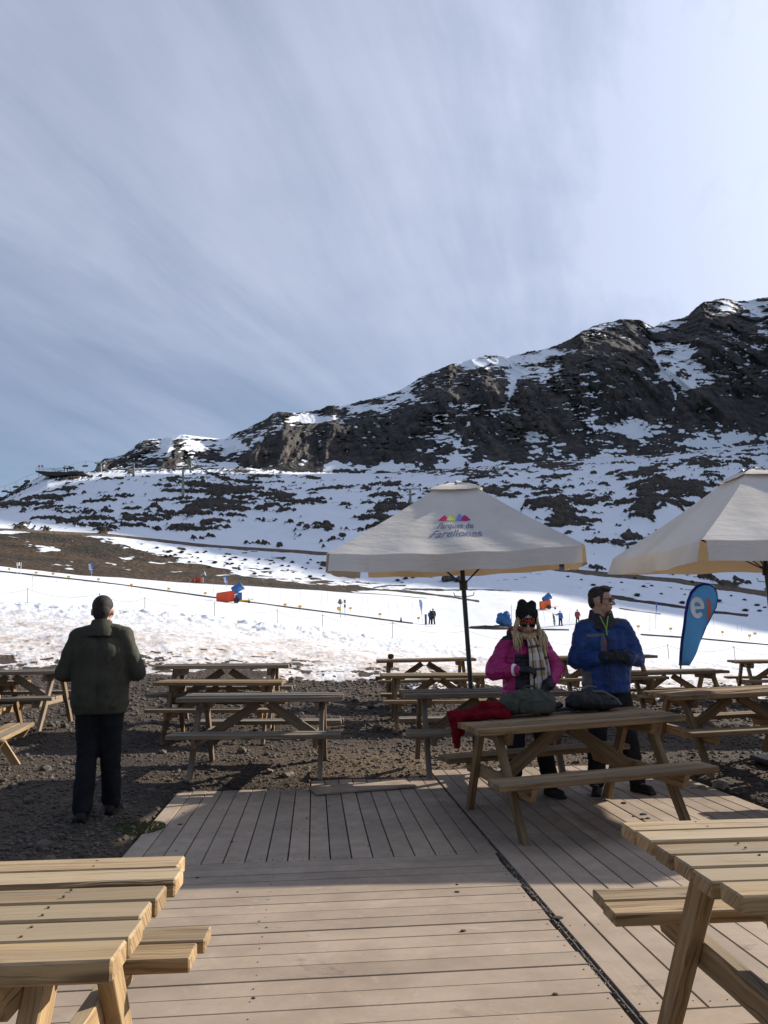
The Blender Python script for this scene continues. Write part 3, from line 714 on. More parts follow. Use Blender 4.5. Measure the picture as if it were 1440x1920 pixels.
def table_px(kind, xl, yl, xr, yr, yaw, label, dz=0.0, gz=None, tiltmax=0.045, sc=1.0):
    """near top edge seen between (xl,yl) and (xr,yr)"""
    a = ray(xl, yl); b = ray(xr, yr); th = rad(yaw)
    TL_ = TL*sc; d = TL_*(math.cos(th)-b[0]*math.sin(th))/(b[0]-a[0])
    zl = CAMH+a[2]*d; zr = CAMH+b[2]*(d+TL_*math.sin(th))
    tilt = max(-tiltmax, min(tiltmax, (zr-zl)/TL_)); zm = (zl+zr)/2
    Rm = Matrix.Rotation(th, 4, 'Z') @ Matrix.Rotation(-tilt, 4, 'Y')
    near_mid = Vector((a[0]*d+TL_/2*math.cos(th), d+TL_/2*math.sin(th), zm))
    org = near_mid - Rm.to_3x3() @ Vector((0, -TW/2*sc, TZ*sc)) + Vector((0, 0, dz))
    g_ = 0.0 if gz == 'deck' else ground_z(org.x, org.y)
    print('TABLE', label[:40], 'org', [round(c, 2) for c in org], 'ground', round(g_, 2), 'tilt', round(tilt, 3))
    if gz is not None: org.z = g_ if gz == 'deck' else gz
    return place_table(kind, Matrix.Translation(org) @ Rm, label, scale=sc)
def table_corner(kind, P, corner, yaw, scale, label):
    th = rad(yaw); Rm = Matrix.Rotation(th, 4, 'Z')
    org = Vector(P) - Rm.to_3x3() @ (Vector((corner[0]*TL/2, corner[1]*TW/2, TZ))*scale)
    org.z = 0.0
    return place_table(kind, Matrix.Translation(org) @ Rm, label, scale=scale)

table_corner('b', gnd(353, 1605, TZ*1.055), (1, 1), 3.0, 1.055, 'pale slatted picnic table at the bottom left corner, cut off by the frame')
table_corner('b', gnd(1165, 1543, TZ*1.055), (-1, 1), 3.0, 1.055, 'pale slatted picnic table at the bottom right corner, cut off by the frame')
MT = table_px('d', 900, 1367, 1285, 1338, 12, 'picnic table with the two backpacks and red cloth on it, in front of the couple', gz='deck')
MT.scale = (1, 1, 1.05)
table_px('c', 759, 1303, 1075, 1297, 3, 'grey picnic table right behind the woman in pink, by the black umbrella pole')
table_px('c', 330, 1310, 640, 1308, 2, 'nearest grey picnic table of the left group, by the far end of the deck')
table_px('d', 287, 1279, 528, 1279, 2, 'middle picnic table of the left group, between the nearest and the farthest one')
table_px('c', 292, 1249, 540, 1247, 2, sc=1.12, label= 'farthest picnic table of the left group, at the edge of the dirty snow')
PT = table_px('d', 707, 1238, 893, 1234, 2, 'far picnic table with a small dark block on its left end, beside the umbrella pole')
table_px('a', 715, 1267, 935, 1266, 2, 'picnic table in front of the one carrying the small dark block')
table_px('d', 1040, 1232, 1233, 1228, 5, 'farthest picnic table, half hidden behind the man in the blue jacket')
table_px('a', 1175, 1262, 1370, 1257, 3, 'picnic table in front of the big blue teardrop flag')
table_px('d', 1262, 1305, 1560, 1290, 5, 'picnic table at the right edge, between the couple\'s table and the flag table')
table_px('a', 1385, 1240, 1570, 1238, -8, 'far picnic table cut off by the right edge, behind the nearer one there')
table_px('c', -122, 1262, 118, 1258, 3, 'picnic table at the left edge, left of the man in green')
table_px('d', -215, 1283, 20, 1280, 3, 'picnic table at the far left showing only the end of its top and bench')
place_table('b', Matrix.Translation((-4.62, 8.75, ground_z(-4.62, 8.75))) @ Matrix.Rotation(rad(102), 4, 'Z'), 'sunlit picnic table at the left edge turned end-on, only its bench end showing')
place_table('d', Matrix.Translation((4.15, 6.60, ground_z(4.15, 6.60))) @ Matrix.Rotation(rad(2), 4, 'Z'), 'picnic table at the right edge of which only a sunlit bench end shows')

# ------------------------------------------------------------------ market umbrellas
def canvas_mat():
    m, t = mat('cream_canvas')
    co = t.add('ShaderNodeTexCoord').outputs['Object']
    n = t.noise(co, 1.6, 5, 0.6); w = t.noise(t.mapping(co, scale=(1, 1, 4)), 3.0, 4, 0.6)
    col = t.mix(t.ramp(n, 0.3, 0.7), (0.60, 0.56, 0.51, 1), (0.68, 0.645, 0.60, 1))
    col = t.mix(t.ramp(t.noise(co, 7, 6, 0.7), 0.58, 0.75, 0, 0.25), col, (0.45, 0.40, 0.34, 1))
    b = t.bump(t.noise(co, 260, 2), 0.15, 0.001, t.bump(w, 0.35, 0.03))
    dif = t.add('ShaderNodeBsdfDiffuse', ins={'Color': col, 'Normal': b})
    trn = t.add('ShaderNodeBsdfTranslucent', ins={'Color': (0.66, 0.44, 0.22, 1), 'Normal': b})
    mx = t.add('ShaderNodeMixShader', ins={0: 0.09, 1: dif.outputs[0], 2: trn.outputs[0]})
    t.add('ShaderNodeOutputMaterial', ins={0: mx.outputs[0]})
    return m
CANVAS = canvas_mat()
def text_mesh(body, shear=0.0, extrude=0.0, bold=0.0, spacing=1.0):
    cu = bpy.data.curves.new('lettering', 'FONT'); cu.body = body; cu.shear = shear; cu.offset = bold; cu.align_x = 'CENTER'; cu.space_character = spacing
    cu.resolution_u = 4
    ob = bpy.data.objects.new('lettering', cu); COL.objects.link(ob)
    me = bpy.data.meshes.new_from_object(ob.evaluated_get(bpy.context.evaluated_depsgraph_get()))
    bpy.data.objects.remove(ob); me.name = 'lettering'
    me.materials.clear()
    return me
def shape_mesh(polys, name='emblem'):
    bm = bmesh.new()
    for poly in polys:
        bm.faces.new([bm.verts.new((x, y, 0)) for x, y in poly])
    bmesh.ops.triangulate(bm, faces=bm.faces)
    me = bpy.data.meshes.new(name); bm.to_mesh(me); bm.free(); return me
def refine(me, n=2):
    bm = bmesh.new(); bm.from_mesh(me); bmesh.ops.triangulate(bm, faces=bm.faces)
    for _ in range(n):
        es = [e for e in bm.edges if e.calc_length() > 0.06]
        if es: bmesh.ops.subdivide_edges(bm, edges=es, cuts=1)
        bmesh.ops.triangulate(bm, faces=[f for f in bm.faces if len(f.verts) > 3])
    bm.to_mesh(me); bm.free()
def umbrella(NL, NR, FR, FL, PK, foot, label, valance=0.17, seed=0, group='cream square market umbrellas', prints=None, flutter=0.03):
    r = random.Random(seed)
    root = thing('market_umbrella', label, 'umbrella', foot, group=group)
    inv = lambda p: p-Vector(foot)
    cs = [Vector(c) for c in (NL, NR, FR, FL)]; PK = Vector(PK)
    sides = [(cs[0], cs[1]), (cs[1], cs[2]), (cs[2], cs[3]), (cs[3], cs[0])]
    cen = sum(cs, Vector())/4
    vent = 0.20; capz = 0.10
    def surf(A, B, s, t):       # s along the edge, t edge->peak
        e = A.lerp(B, s)
        e.z += -0.035*4*s*(1-s)*1.0*(1 if t < 1 else 0) + 0.0
        e2 = e + (cen-e)*0.018*4*s*(1-s)
        p = e2.lerp(PK, t)
        p.z -= 0.05*math.sin(math.pi*t)*(0.55+0.45*math.sin(math.pi*s)) - 0.008*math.sin(s*23+t*7+seed)*(1-t)*s*(1-s)*4
        return p
    bm = bmesh.new(); ns, ntt = 110, 80
    for A, B in sides:
        g = [[bm.verts.new(inv(surf(A, B, i/ns, j/ntt*(1-vent*0.8)))) for i in range(ns+1)] for j in range(ntt+1)]
        for j in range(ntt):
            for i in range(ns): bm.faces.new((g[j][i], g[j][i+1], g[j+1][i+1], g[j+1][i]))
    bmesh.ops.remove_doubles(bm, verts=bm.verts, dist=0.0005)
    can = bm_obj('canopy', bm, CANVAS, root, smooth=True)
    # vent cap: a low dome riding above the cut-off top
    bm = bmesh.new(); te = 1-vent
    for q, (A, B) in enumerate(sides):
        g = []
        for j in range(8):
            w = j/7; t = te-0.035+(1.0-te+0.035)*w
            row = []
            for i in range(11):
                si = i/10
                p = surf(A, B, si, t); ze = surf(A, B, si, te).z
                p.z = ze+0.022-0.02*(1-w)+0.012*math.sin(math.pi*si)*(1-w)+capz*(1-(1-w)**2)*0.92
                row.append(bm.verts.new(inv(p)))
            g.append(row)
        for j in range(7):
            for i in range(10): bm.faces.new((g[j][i], g[j][i+1], g[j+1][i+1], g[j+1][i]))
    bmesh.ops.remove_doubles(bm, verts=bm.verts, dist=0.004)
    bm_obj('vent_cap', bm, CANVAS, can, smooth=True)
    for q, (A, B) in enumerate(sides):
        bm = bmesh.new(); n = 28; outw = ((A+B)/2-cen); outw.z = 0; outw.normalize(); g = []
        kk = r.uniform(0, 6)
        for j in range(5):
            row = []
            for i in range(n+1):
                s = 0.012+0.976*i/n
                p = surf(A, B, s, 0.0)
                w = j/4
                fl = flutter*math.sin(s*9+kk)*w + 0.5*flutter*math.sin(s*23+kk)*w
                flare = 0.05*w*(1 if s < .1 or s > .9 else 0.35)
                row.append(bm.verts.new(inv(p+outw*(0.004+fl+flare)+Vector((0, 0, -valance*w)))))
            g.append(row)
        for j in range(4):
            for i in range(n): bm.faces.new((g[j][i], g[j][i+1], g[j+1][i+1], g[j+1][i]))
        bm_obj('valance', bm, CANVAS, root, smooth=True)
    # frame
    top = inv(surf(cs[0], cs[1], 0.5, 1-vent)); top.x, top.y = inv(PK).x, inv(PK).y; top.z += capz*0.6; ft = Vector((0, 0, 0))
    bm = bmesh.new(); tube(bm, [ft, top], 0.026, 14); bm_obj('pole', bm, BLACKM, root, smooth=True)
    runner = ft.lerp(top, 0.66)
    bm = bmesh.new(); tube(bm, [runner-Vector((0, 0, 0.05)), runner+Vector((0, 0, 0.05))], 0.045, 14); hub = bm_obj('runner_hub', bm, BLACKM, root, smooth=True)
    bm = bmesh.new()
    hz = ft.lerp(top, 0.635)
    tube(bm, [hz+Vector((-.11, 0, .0)), hz+Vector((-.10, 0, -.035)), hz+Vector((-.03, 0, -.045)), hz+Vector((.03, 0, -.045)), hz+Vector((.10, 0, -.035)), hz+Vector((.11, 0, .0))], 0.005, 6)
    bm_obj('handle', bm, STEEL, root)
    for k in range(8):
        A, B = sides[k//2]
        e = A if k % 2 == 0 else A.lerp(B, 0.5)
        pe = inv(surf(A, B, 0.0 if k % 2 == 0 else 0.5, 0.03))-Vector((0, 0, 0.02))
        bm = bmesh.new()
        pts = [inv(surf(A, B, 0.0 if k % 2 == 0 else 0.5, t))-Vector((0, 0, 0.02)) for t in (0.02, 0.3, 0.6, 0.93)]
        tube(bm, pts, 0.009, 6); rb_ = bm_obj('rib', bm, BLACKM, root)
        bm = bmesh.new(); tube(bm, [runner, pts[1].lerp(pts[2], 0.4)], 0.007, 6); bm_obj('strut', bm, BLACKM, rb_)
    bm = bmesh.new(); box(bm, Tr(0, 0, 0.045), 0.55, 0.55, 0.05, 0.01); tube(bm, [Vector((0, 0, 0.06)), Vector((0, 0, 0.34))], 0.034, 12)
    bm_obj('base', bm, BLACKM, root)
    root['_surf'] = 0; del root['_surf']
    return root, can, lambda s, t: inv(surf(cs[0], cs[1], s, t))
def wrap_print(me, fn, s0, t0, su, tv, name, m, parent, off=0.0035):
    """lay a flat print onto the near face: x metres -> s, y metres -> t"""
    refine(me, 2)
    for v in me.vertices:
        s = s0+v.co.x*su; t = t0+v.co.y*tv
        p = fn(s, t); n = (fn(s+.01, t)-p).cross(fn(s, t+.01)-p).normalized()
        v.co = p+n*off
    return mesh_obj(name, me, m, parent, smooth=False)
PRT = {k: plain(k, c, 0.8, 0.2, var=0.06) for k, c in dict(grey_print=(0.17, 0.19, 0.30), crimson_print=(0.55, 0.03, 0.14), lime_print=(0.55, 0.60, 0.16), blue_print=(0.20, 0.24, 0.50), purple_print=(0.40, 0.03, 0.17), orange_print=(0.6, 0.22, 0.05), brown_print=(0.13, 0.06, 0.04)).items()}
def hump(x0, x1, h, y0=0, n=10, skew=0.5):
    pts = [(x0, y0)]
    for i in range(1, n):
        s = i/n; q = math.sin(math.pi*s)**0.9
        x = x0+(x1-x0)*s
        pts.append((x, y0+h*q*(1-0.25*abs(s-skew))))
    pts.append((x1, y0)); low = [(x0+(x1-x0)*(1-i/6), y0-0.012*math.sin(math.pi*i/6)) for i in range(1, 6)]
    return [pts+low][0]

u1_pk = at(855, 890, 8.98)
u1_foot = Vector((0.93, 8.98, ground_z(0.93, 8.98)))
um1, can1, fn1 = umbrella(at(612, 1038, 7.77), at(1097, 1021, 7.77), at(1052, 1041, 10.2), at(684, 1056, 10.2), u1_pk, u1_foot,
    'cream square market umbrella with a coloured hill emblem, over the tables in the middle', seed=1)
W1 = 2.42
su = 1/W1; tv = 1/1.45
y0 = 0.46
wrap_print(text_mesh('Farellones', 0.3, bold=0.018), fn1, 0.497, 0.215, su*0.165, tv*0.19, 'lettering', PRT['grey_print'], can1)
wrap_print(text_mesh('Parques de', 0.3, bold=0.014), fn1, 0.492, 0.33, su*0.128, tv*0.15, 'lettering', PRT['grey_print'], can1)
for (a, b, hgt, mk_) in ((-0.235, -0.09, 0.085, 'crimson_print'), (-0.12, 0.03, 0.105, 'lime_print'), (0.02, 0.145, 0.115, 'blue_print'), (0.09, 0.235, 0.09, 'purple_print')):
    wrap_print(shape_mesh([hump(a, b, hgt)]), fn1, 0.487, 0.435, su*1.25, tv*1.1, 'emblem', PRT[mk_], can1, off=0.0035+0.002*abs(a+0.3))

Y1, Y2 = 7.35, 10.35
nl = at(1316, 1012, Y1); fl = at(1147, 1048, Y2)
fl.x = (1147-720)/F*Y2
pk2 = at(1415, 862, 8.85)
u2_foot = Vector((4.12, 8.85, ground_z(4.12, 8.85)))
um2, can2, fn2 = umbrella(nl, nl+Vector((2.95, 0.0, 0.06)), fl+Vector((3.0, 0, 0.05)), fl, pk2, u2_foot,
    'cream square market umbrella cut off by the right edge of the picture', seed=2, valance=0.19)
nl3 = at(1404, 1058, 15.1); nl3.y = 12.5
umbrella(nl3, nl3+Vector((2.6, 0, 0)), nl3+Vector((2.6, 2.6, 0.02)), nl3+Vector((0.0, 2.6, 0.02)), nl3+Vector((1.3, 1.3, 0.85)), Vector((nl3.x+1.3, nl3.y+1.3, ground_z(nl3.x+1.3, nl3.y+1.3))),
    'farther cream umbrella of which a valance corner shows below the right hand umbrella', seed=3)
# small print on the left valance of the right umbrella
def val_print(px, py, Yd, w, h, key):
    P = at(px, py, Yd)
    return P

# ------------------------------------------------------------------ teardrop flags
FLAGB = plain('blue_flag_cloth', (0.12, 0.38, 0.70), 0.7, 0.2, var=0.10, scale=3)
NAVY = plain('navy_hem', (0.012, 0.02, 0.14), 0.7, 0.2)
WHITEP = plain('white_print', (0.78, 0.78, 0.78), 0.7, 0.2, var=0.03)
ORANGEP = plain('bright_orange_print', (0.85, 0.15, 0.045), 0.7, 0.2, var=0.03)
FLAGP = plain('faded_blue_cloth', (0.10, 0.16, 0.42), 0.7, 0.2, var=0.1, scale=3)
POLEW = plain('white_pole', (0.6, 0.6, 0.6), 0.5)
def arc_band(cx_, cy_, r0, r1, a0, a1, n=40):
    o_ = [(cx_+r1*math.cos(rad(a0+(a1-a0)*i/n)), cy_+r1*math.sin(rad(a0+(a1-a0)*i/n))) for i in range(n+1)]
    i_ = [(cx_+r0*math.cos(rad(a0+(a1-a0)*i/n)), cy_+r0*math.sin(rad(a0+(a1-a0)*i/n))) for i in range(n, -1, -1)]
    return o_+i_
# big flag, outline as it hangs (seen width about 0.7 m, height 2 m)
FY = 14.6
out_px = [(1276.5, 1248), (1277, 1225), (1278, 1200), (1281, 1175), (1285, 1150), (1291, 1128), (1298, 1111), (1307, 1100), (1318, 1095), (1329, 1096), (1337, 1101), (1342, 1111), (1344, 1124), (1342, 1139), (1336, 1154), (1327, 1174), (1316, 1197), (1305, 1221), (1293, 1248)]
G0 = at(1277, 1288, FY); G0.z = ground_z(G0.x, G0.y)
fl = thing('teardrop_flag', 'big blue teardrop flag with a white letter e and orange bracket', 'flag', G0)
o3 = [at(x, y, FY)-G0 for x, y in out_px]
bm = bmesh.new()
cenx = sum(p.x for p in o3)/len(o3)
def bulge(p, k=0.0): return Vector((p.x, p.y+0.05*math.sin(p.z*3.0+p.x*7)+0.03*math.sin((p.x-0.1)*22+p.z*1.5)*max(0, 1.3-p.z)+k, p.z))
def flag_surface(bm, left, right, n=10, k=0.0):
    g = []
    for a, b in zip(left, right):
        g.append([bm.verts.new(bulge(a.lerp(b, i/n), k)) for i in range(n+1)])
    for j in range(len(g)-1):
        for i in range(n): bm.faces.new((g[j][i], g[j][i+1], g[j+1][i+1], g[j+1][i]))
def interp_out(px_list, ys):
    xs = []
    A = np.array(px_list, float)
    for y in ys: xs.append(float(np.interp(y, A[:, 1][::-1] if A[0, 1] > A[-1, 1] else A[:, 1], A[:, 0][::-1] if A[0, 1] > A[-1, 1] else A[:, 0])))
    return xs
Lp = out_px[:9]; Rp = out_px[8:]
ys = [1095.2, 1096, 1098, 1101, 1105, 1110, 1118, 1128, 1140, 1152, 1165, 1178, 1190, 1202, 1214, 1226, 1238, 1248]
xl = interp_out(Lp, ys); xr = interp_out(Rp, ys)
flag_surface(bm, [at(x, y, FY)-G0 for x, y in zip(xl, ys)], [at(x, y, FY)-G0 for x, y in zip(xr, ys)])
cl_ = bm_obj('cloth', bm, FLAGB, fl, smooth=True)
md = cl_.modifiers.new('thick', 'SOLIDIFY'); md.thickness = 0.002
bm = bmesh.new(); tube(bm, [bulge(at(x, y, FY)-G0) for x, y in out_px[:17]], [0.026]*8+[0.024, 0.02, 0.014, 0.009, 0.007, 0.006, 0.006, 0.005, 0.005], 8)
bm_obj('hem_sleeve', bm, NAVY, fl, smooth=True)
bm = bmesh.new(); tube(bm, [Vector((0, 0, -.05)), at(1276, 1262, FY)-G0, at(1276.5, 1240, FY)-G0], [0.02, 0.016, 0.014], 8); bm_obj('pole', bm, BLACKM, fl, smooth=True)
bm = bmesh.new(); box(bm, Tr(0, 0, 0.02), 0.5, 0.06, 0.03, 0.005); box(bm, Tr(0, 0, 0.025), 0.06, 0.5, 0.03, 0.005); bm_obj('base', bm, BLACKM, fl)
uni = FY/F
def flag_print(poly_px, m, name):
    bm = bmesh.new()
    bm.faces.new([bm.verts.new(bulge(at(x, y, FY)-G0, -0.012)) for x, y in poly_px]); bmesh.ops.triangulate(bm, faces=bm.faces)
    o = bm_obj(name, bm, m, cl_)
    sd = o.modifiers.new('thick', 'SOLIDIFY'); sd.thickness = 0.003
def epx(pts, c, tilt=-6):
    q = []
    for x, y in pts:
        a = rad(tilt); q.append((c[0]+x*math.cos(a)+y*math.sin(a)*-1, c[1]-(x*math.sin(a)+y*math.cos(a))))
    return q
# letter e: an open ring with a bar
ec = (1308.5, 1139.5)
ring = arc_band(0, 0, 9.2, 17.0, 2, 318, 48); ring = [(x*0.78, y*1.18) for x, y in ring]
flag_print(epx(ring, ec, 4), WHITEP, 'letter_ring')
flag_print(epx([(-8, -2.8), (12.9, -2.8), (13.1, 2.8), (-8, 2.8)], ec, 4), WHITEP, 'letter_bar')
brk = arc_band(-16, 0, 26.5, 33, -34, 34, 24); brk = [(x*0.72, y*1.05) for x, y in brk]
flag_print(epx(brk, (1320.5, 1142), 4), ORANGEP, 'bracket')

def small_flag(px, py_base, py_top, Yd, label, m, lean=-0.12, wid=0.42, letters=True, rng_=None):
    B = on_ground(px, py_base) if Yd is None else at(px, py_base, Yd)
    Yd = B.y; h = abs((at(px, py_top, Yd)-at(px, py_base, Yd)).z)
    root = thing('teardrop_flag', label, 'flag', B, group='small teardrop flags along the slope')
    prof = [(0.30, 0.02), (0.42, 0.13), (0.55, 0.24), (0.68, 0.36), (0.80, 0.46), (0.90, 0.46), (0.96, 0.36), (1.0, 0.14)]
    bm = bmesh.new(); g = []
    for z, w in prof:
        x0 = lean*z*h; g.append([bm.verts.new((x0-w*wid*h*0.45*0.55+w*wid*h*(i/5)*0.9, 0.05*math.sin(i+z*5), z*h)) for i in range(6)])
    for j in range(len(g)-1):
        for i in range(5): bm.faces.new((g[j][i], g[j][i+1], g[j+1][i+1], g[j+1][i]))
    c = bm_obj('cloth', bm, m, root, smooth=True); sd = c.modifiers.new('t', 'SOLIDIFY'); sd.thickness = 0.01
    bm = bmesh.new(); tube(bm, [(0, 0, -0.3), (lean*0.35*h, 0, 0.35*h), (lean*h*0.8-0.1*wid*h, 0, 0.8*h)], 0.03, 6); bm_obj('pole', bm, POLEW, root, smooth=True)
    if letters:
        me = text_mesh('entel', 0.0, bold=0.02)
        M = Matrix.Translation((lean*0.74*h, -0.09, 0.74*h)) @ Matrix.Rotation(rad(90), 4, 'X') @ Matrix.Rotation(rad(-90+math.degrees(math.atan(-lean))), 4, 'Z')
        for v in me.vertices: v.co = M @ Vector((v.co.x*h*0.17, (v.co.y-0.3)*h*0.26, 0))
        mesh_obj('lettering', me, WHITEP, c, smooth=False)
small_flag(172.5, 1089, 1054, None, 'small violet-blue teardrop flag on the brown grass left of the conveyor', FLAGP, -0.16)
small_flag(428, 1110, 1079, None, 'small blue teardrop flag right behind the snow cannon with the red cover', FLAGP, -0.22)
small_flag(794, 1168, 1124, None, 'pale blue and white teardrop flag beside the two standing skiers', plain('pale_flag_cloth', (0.36, 0.44, 0.62), 0.7), -0.13, wid=0.32, letters=False)
small_flag(1228, 1180, 1130, None, 'thin folded blue flag on a pole right of the man in blue', FLAGP, 0.10, wid=0.12, letters=False)

# ------------------------------------------------------------------ rope fence, conveyor, poles, signs
GREYP = plain('weathered_pole', (0.16, 0.15, 0.14), 0.7)
BAMB = plain('bamboo_cane', (0.30, 0.27, 0.22), 0.7)
YEL = plain('yellow_sign', (0.75, 0.42, 0.03), 0.6)
fpx = [(-60, 1130), (52, 1133), (186, 1142), (272, 1150), (403, 1162), (520, 1176), (604, 1186), (736, 1201), (877, 1214), (1000, 1222), (1130, 1232), (1255, 1243), (1380, 1250), (1500, 1256)]
fp = []
for x, y in fpx:
    P = at(x, y, 54.5 if x < 700 else 52); P.z = ground_z(P.x, P.y); fp.append(P)
fence = thing('rope_fence', 'low rope and net fence on thin posts across the near snow', 'fence', fp[0])
rr2 = random.Random(4); tops = []
for i, P in enumerate(fp):
    b = P-fp[0]; h = 1.05 if i not in (0,) else 1.0
    tp = b+Vector((rr2.uniform(-.06, .06), 0, h)); tops.append(tp)
    bm = bmesh.new(); tube(bm, [b-Vector((0, 0, .3)), tp], 0.022, 6); bm_obj('post', bm, GREYP, fence)
for nm, zf, rr3 in (('top_rope', 0.92, 0.010), ('bottom_rope', 0.08, 0.008)):
    bm = bmesh.new()
    for i in range(len(fp)-1):
        a = (fp[i]-fp[0]).lerp(tops[i], zf); b = (fp[i+1]-fp[0]).lerp(tops[i+1], zf)
        pts = []
        for k in range(9):
            t = k/8; q = a.lerp(b, t); q.z -= 0.35*4*t*(1-t)*(1 if zf > .5 else 0.1)
            if zf < .5: q.z = max(q.z, ground_z(q.x+fp[0].x, q.y+fp[0].y)-fp[0].z+0.05)
            pts.append(q)
        tube(bm, pts, rr3, 4, cap=False)
    bm_obj(nm, bm, plain('rope_'+nm, (0.30, 0.24, 0.22) if zf > .5 else (0.45, 0.30, 0.24), 0.8), fence)

# surface conveyor lift (dark belt)
RUB = plain('dark_rubber_belt', (0.035, 0.035, 0.036), 0.7, var=0.3, scale=1.5)
def strip(pxs, w, h, label, name='conveyor_lift', cat='ski conveyor'):
    pts = []
    for i in range(len(pxs)-1):
        for k in range(10):
            t = k/10; x = pxs[i][0]*(1-t)+pxs[i+1][0]*t; y = pxs[i][1]*(1-t)+pxs[i+1][1]*t
            pts.append(on_ground(x, y))
    pts.append(on_ground(*pxs[-1]))
    P = np.array([list(p) for p in pts]); ker = np.ones(9)/9
    for c in range(3):
        e = np.concatenate([np.full(4, P[0, c]), P[:, c], np.full(4, P[-1, c])]); P[:, c] = np.convolve(e, ker, 'valid')
    pts = [Vector(p) for p in P]
    root = thing(name, label, cat, pts[0])
    for nm, mt_, ww, z0, z1 in (('side_frame', plain('conveyor_frame', (0.09, 0.09, 0.09), 0.6), w, -0.3, h), ('belt', RUB, w*0.7, h*0.5, h+0.03)):
        bm = bmesh.new(); prev = None
        for i, p in enumerate(pts):
            d = (pts[min(i+1, len(pts)-1)]-pts[max(0, i-1)]); d.z = 0; d.normalize(); s = Vector((-d.y, d.x, 0))*ww/2; q = p-pts[0]
            ring = [bm.verts.new(q+s+Vector((0, 0, z0))), bm.verts.new(q+s+Vector((0, 0, z1))), bm.verts.new(q-s+Vector((0, 0, z1))), bm.verts.new(q-s+Vector((0, 0, z0)))]
            if prev:
                for k in range(4): bm.faces.new((prev[k], prev[(k+1) % 4], ring[(k+1) % 4], ring[k]))
            else: bm.faces.new(ring)
            prev = ring
        bm.faces.new(prev[::-1]); bm_obj(nm, bm, mt_, root)
    return pts
strip([(-40, 1067), (0, 1072), (190, 1092), (430, 1125), (640, 1152), (790, 1172)], 0.8, 0.12, 'long dark conveyor lift running down across the groomed snow from the left')
strip([(880, 1179), (960, 1181), (1080, 1182)], 0.8, 0.12, 'short dark conveyor lift behind the woman, beside the blue machine')
strip([(1190, 1190), (1300, 1197), (1440, 1210), (1500, 1216)], 0.7, 0.10, 'dark conveyor lift on the right, behind the big teardrop flag')

# yellow markers by the conveyor, each on its own stake
sg = [(17, 1067), (67, 1074), (100, 1076), (128, 1082), (185, 1087), (246, 1098), (317, 1105), (385, 1113), (534, 1135), (563, 1139), (636, 1144), (657, 1142), (712, 1153), (784, 1160), (1197, 1176), (1258, 1180), (1407, 1194), (1417, 1190), (1355, 1186)]
marks = []
proto = None
for i, (x, y) in enumerate(sg):
    P = on_ground(x, y+7)
    if proto is None:
        proto = thing('sign_marker', '', 'sign', P, group='yellow markers beside the conveyors')
        bm = bmesh.new(); tube(bm, [(0, 0, -.3), (0, 0, .5)], 0.02, 6); bm_obj('stake', bm, GREYP, proto)
        bm = bmesh.new(); box(bm, Tr(0, -0.03, 0.52), 0.36, 0.03, 0.24, 0.004); bm_obj('panel', bm, YEL, proto)
        o = proto
    else:
        o = copy_tree(proto); o.location = P
    o.rotation_euler = (0, 0, rad(rr2.uniform(-20, 20)))
    near_ = {0: 'leftmost yellow marker board, at the left end of the long conveyor', 1: 'second yellow marker board from the left edge', 2: 'pale yellow marker board third from the left edge', 3: 'yellow marker board just left of the violet-blue flag', 4: 'yellow marker board just right of the violet-blue flag', 5: 'yellow marker board alone between the violet flag and the red cannon',
    6: 'yellow marker board above the head of the man in green, to its right', 7: 'yellow marker board just left of the red padded snow cannon', 8: 'left one of the two close yellow marker boards right of the red cannon', 9: 'right one of the two close yellow marker boards right of the red cannon', 10: 'yellow marker board at the hooded grey post', 11: 'yellow marker board just right of the signal lamps', 12: 'yellow marker board alone between signal lamps and pale flag', 13: 'yellow marker board just left of the pale flag and two skiers',
    14: 'yellow marker board just right of the man in blue', 15: 'yellow marker board just left of the big blue flag', 16: 'lower of the two yellow marker boards near the right edge', 17: 'upper of the two yellow marker boards near the right edge', 18: 'yellow marker board just right of the big blue flag'}
    o['label'] = near_[i]
# thin canes
cn = [(60, 1108, 1075), (105, 1098, 1068), (262, 1118, 1088), (293, 1108, 1084), (320, 1112, 1086), (333, 1114, 1087), (352, 1120, 1088), (367, 1108, 1084), (400, 1118, 1086), (474, 1131, 1099), (503, 1128, 1098), (525, 1128, 1103), (562, 1138, 1108), (604, 1142, 1107), (616, 1145, 1108), (642, 1147, 1112), (654, 1146, 1120), (678, 1150, 1118), (691, 1153, 1120), (731, 1158, 1128), (748, 1158, 1128), (770, 1160, 1130), (1010, 1165, 1142), (1022, 1166, 1140), (1068, 1166, 1138), (1173, 1172, 1140), (1218, 1182, 1152), (1330, 1190, 1160), (1340, 1192, 1158), (1384, 1192, 1170), (1392, 1194, 1175)]
proto = None
for i, (x, y0_, y1_) in enumerate(cn):
    P = on_ground(x, y0_); h = abs(at(x, y1_, P.y).z-P.z)
    if proto is None:
        bm = bmesh.new(); tube(bm, [(0, 0, -.15), (0, 0, 1.0)], 0.016, 5)
        proto = bm_obj('marker_cane', bm, BAMB); o = proto
    else: o = copy_tree(proto)
    o.location = P; o.scale = (1, 1, h); o.rotation_euler = (rad(rr2.uniform(-6, 6)), rad(rr2.uniform(-9, 9)), 0)
    zone = 'left of the red padded cannon' if x < 415 else ('between the red cannon and the hooded post' if x < 600 else ('between the hooded post and the umbrella pole' if x < 860 else ('between the woman and the man in blue' if x < 1100 else 'on the right, around the big blue flag')))
    tag(o, 'thin upright cane in the snow, ' + zone, 'cane', 'canes ' + zone)
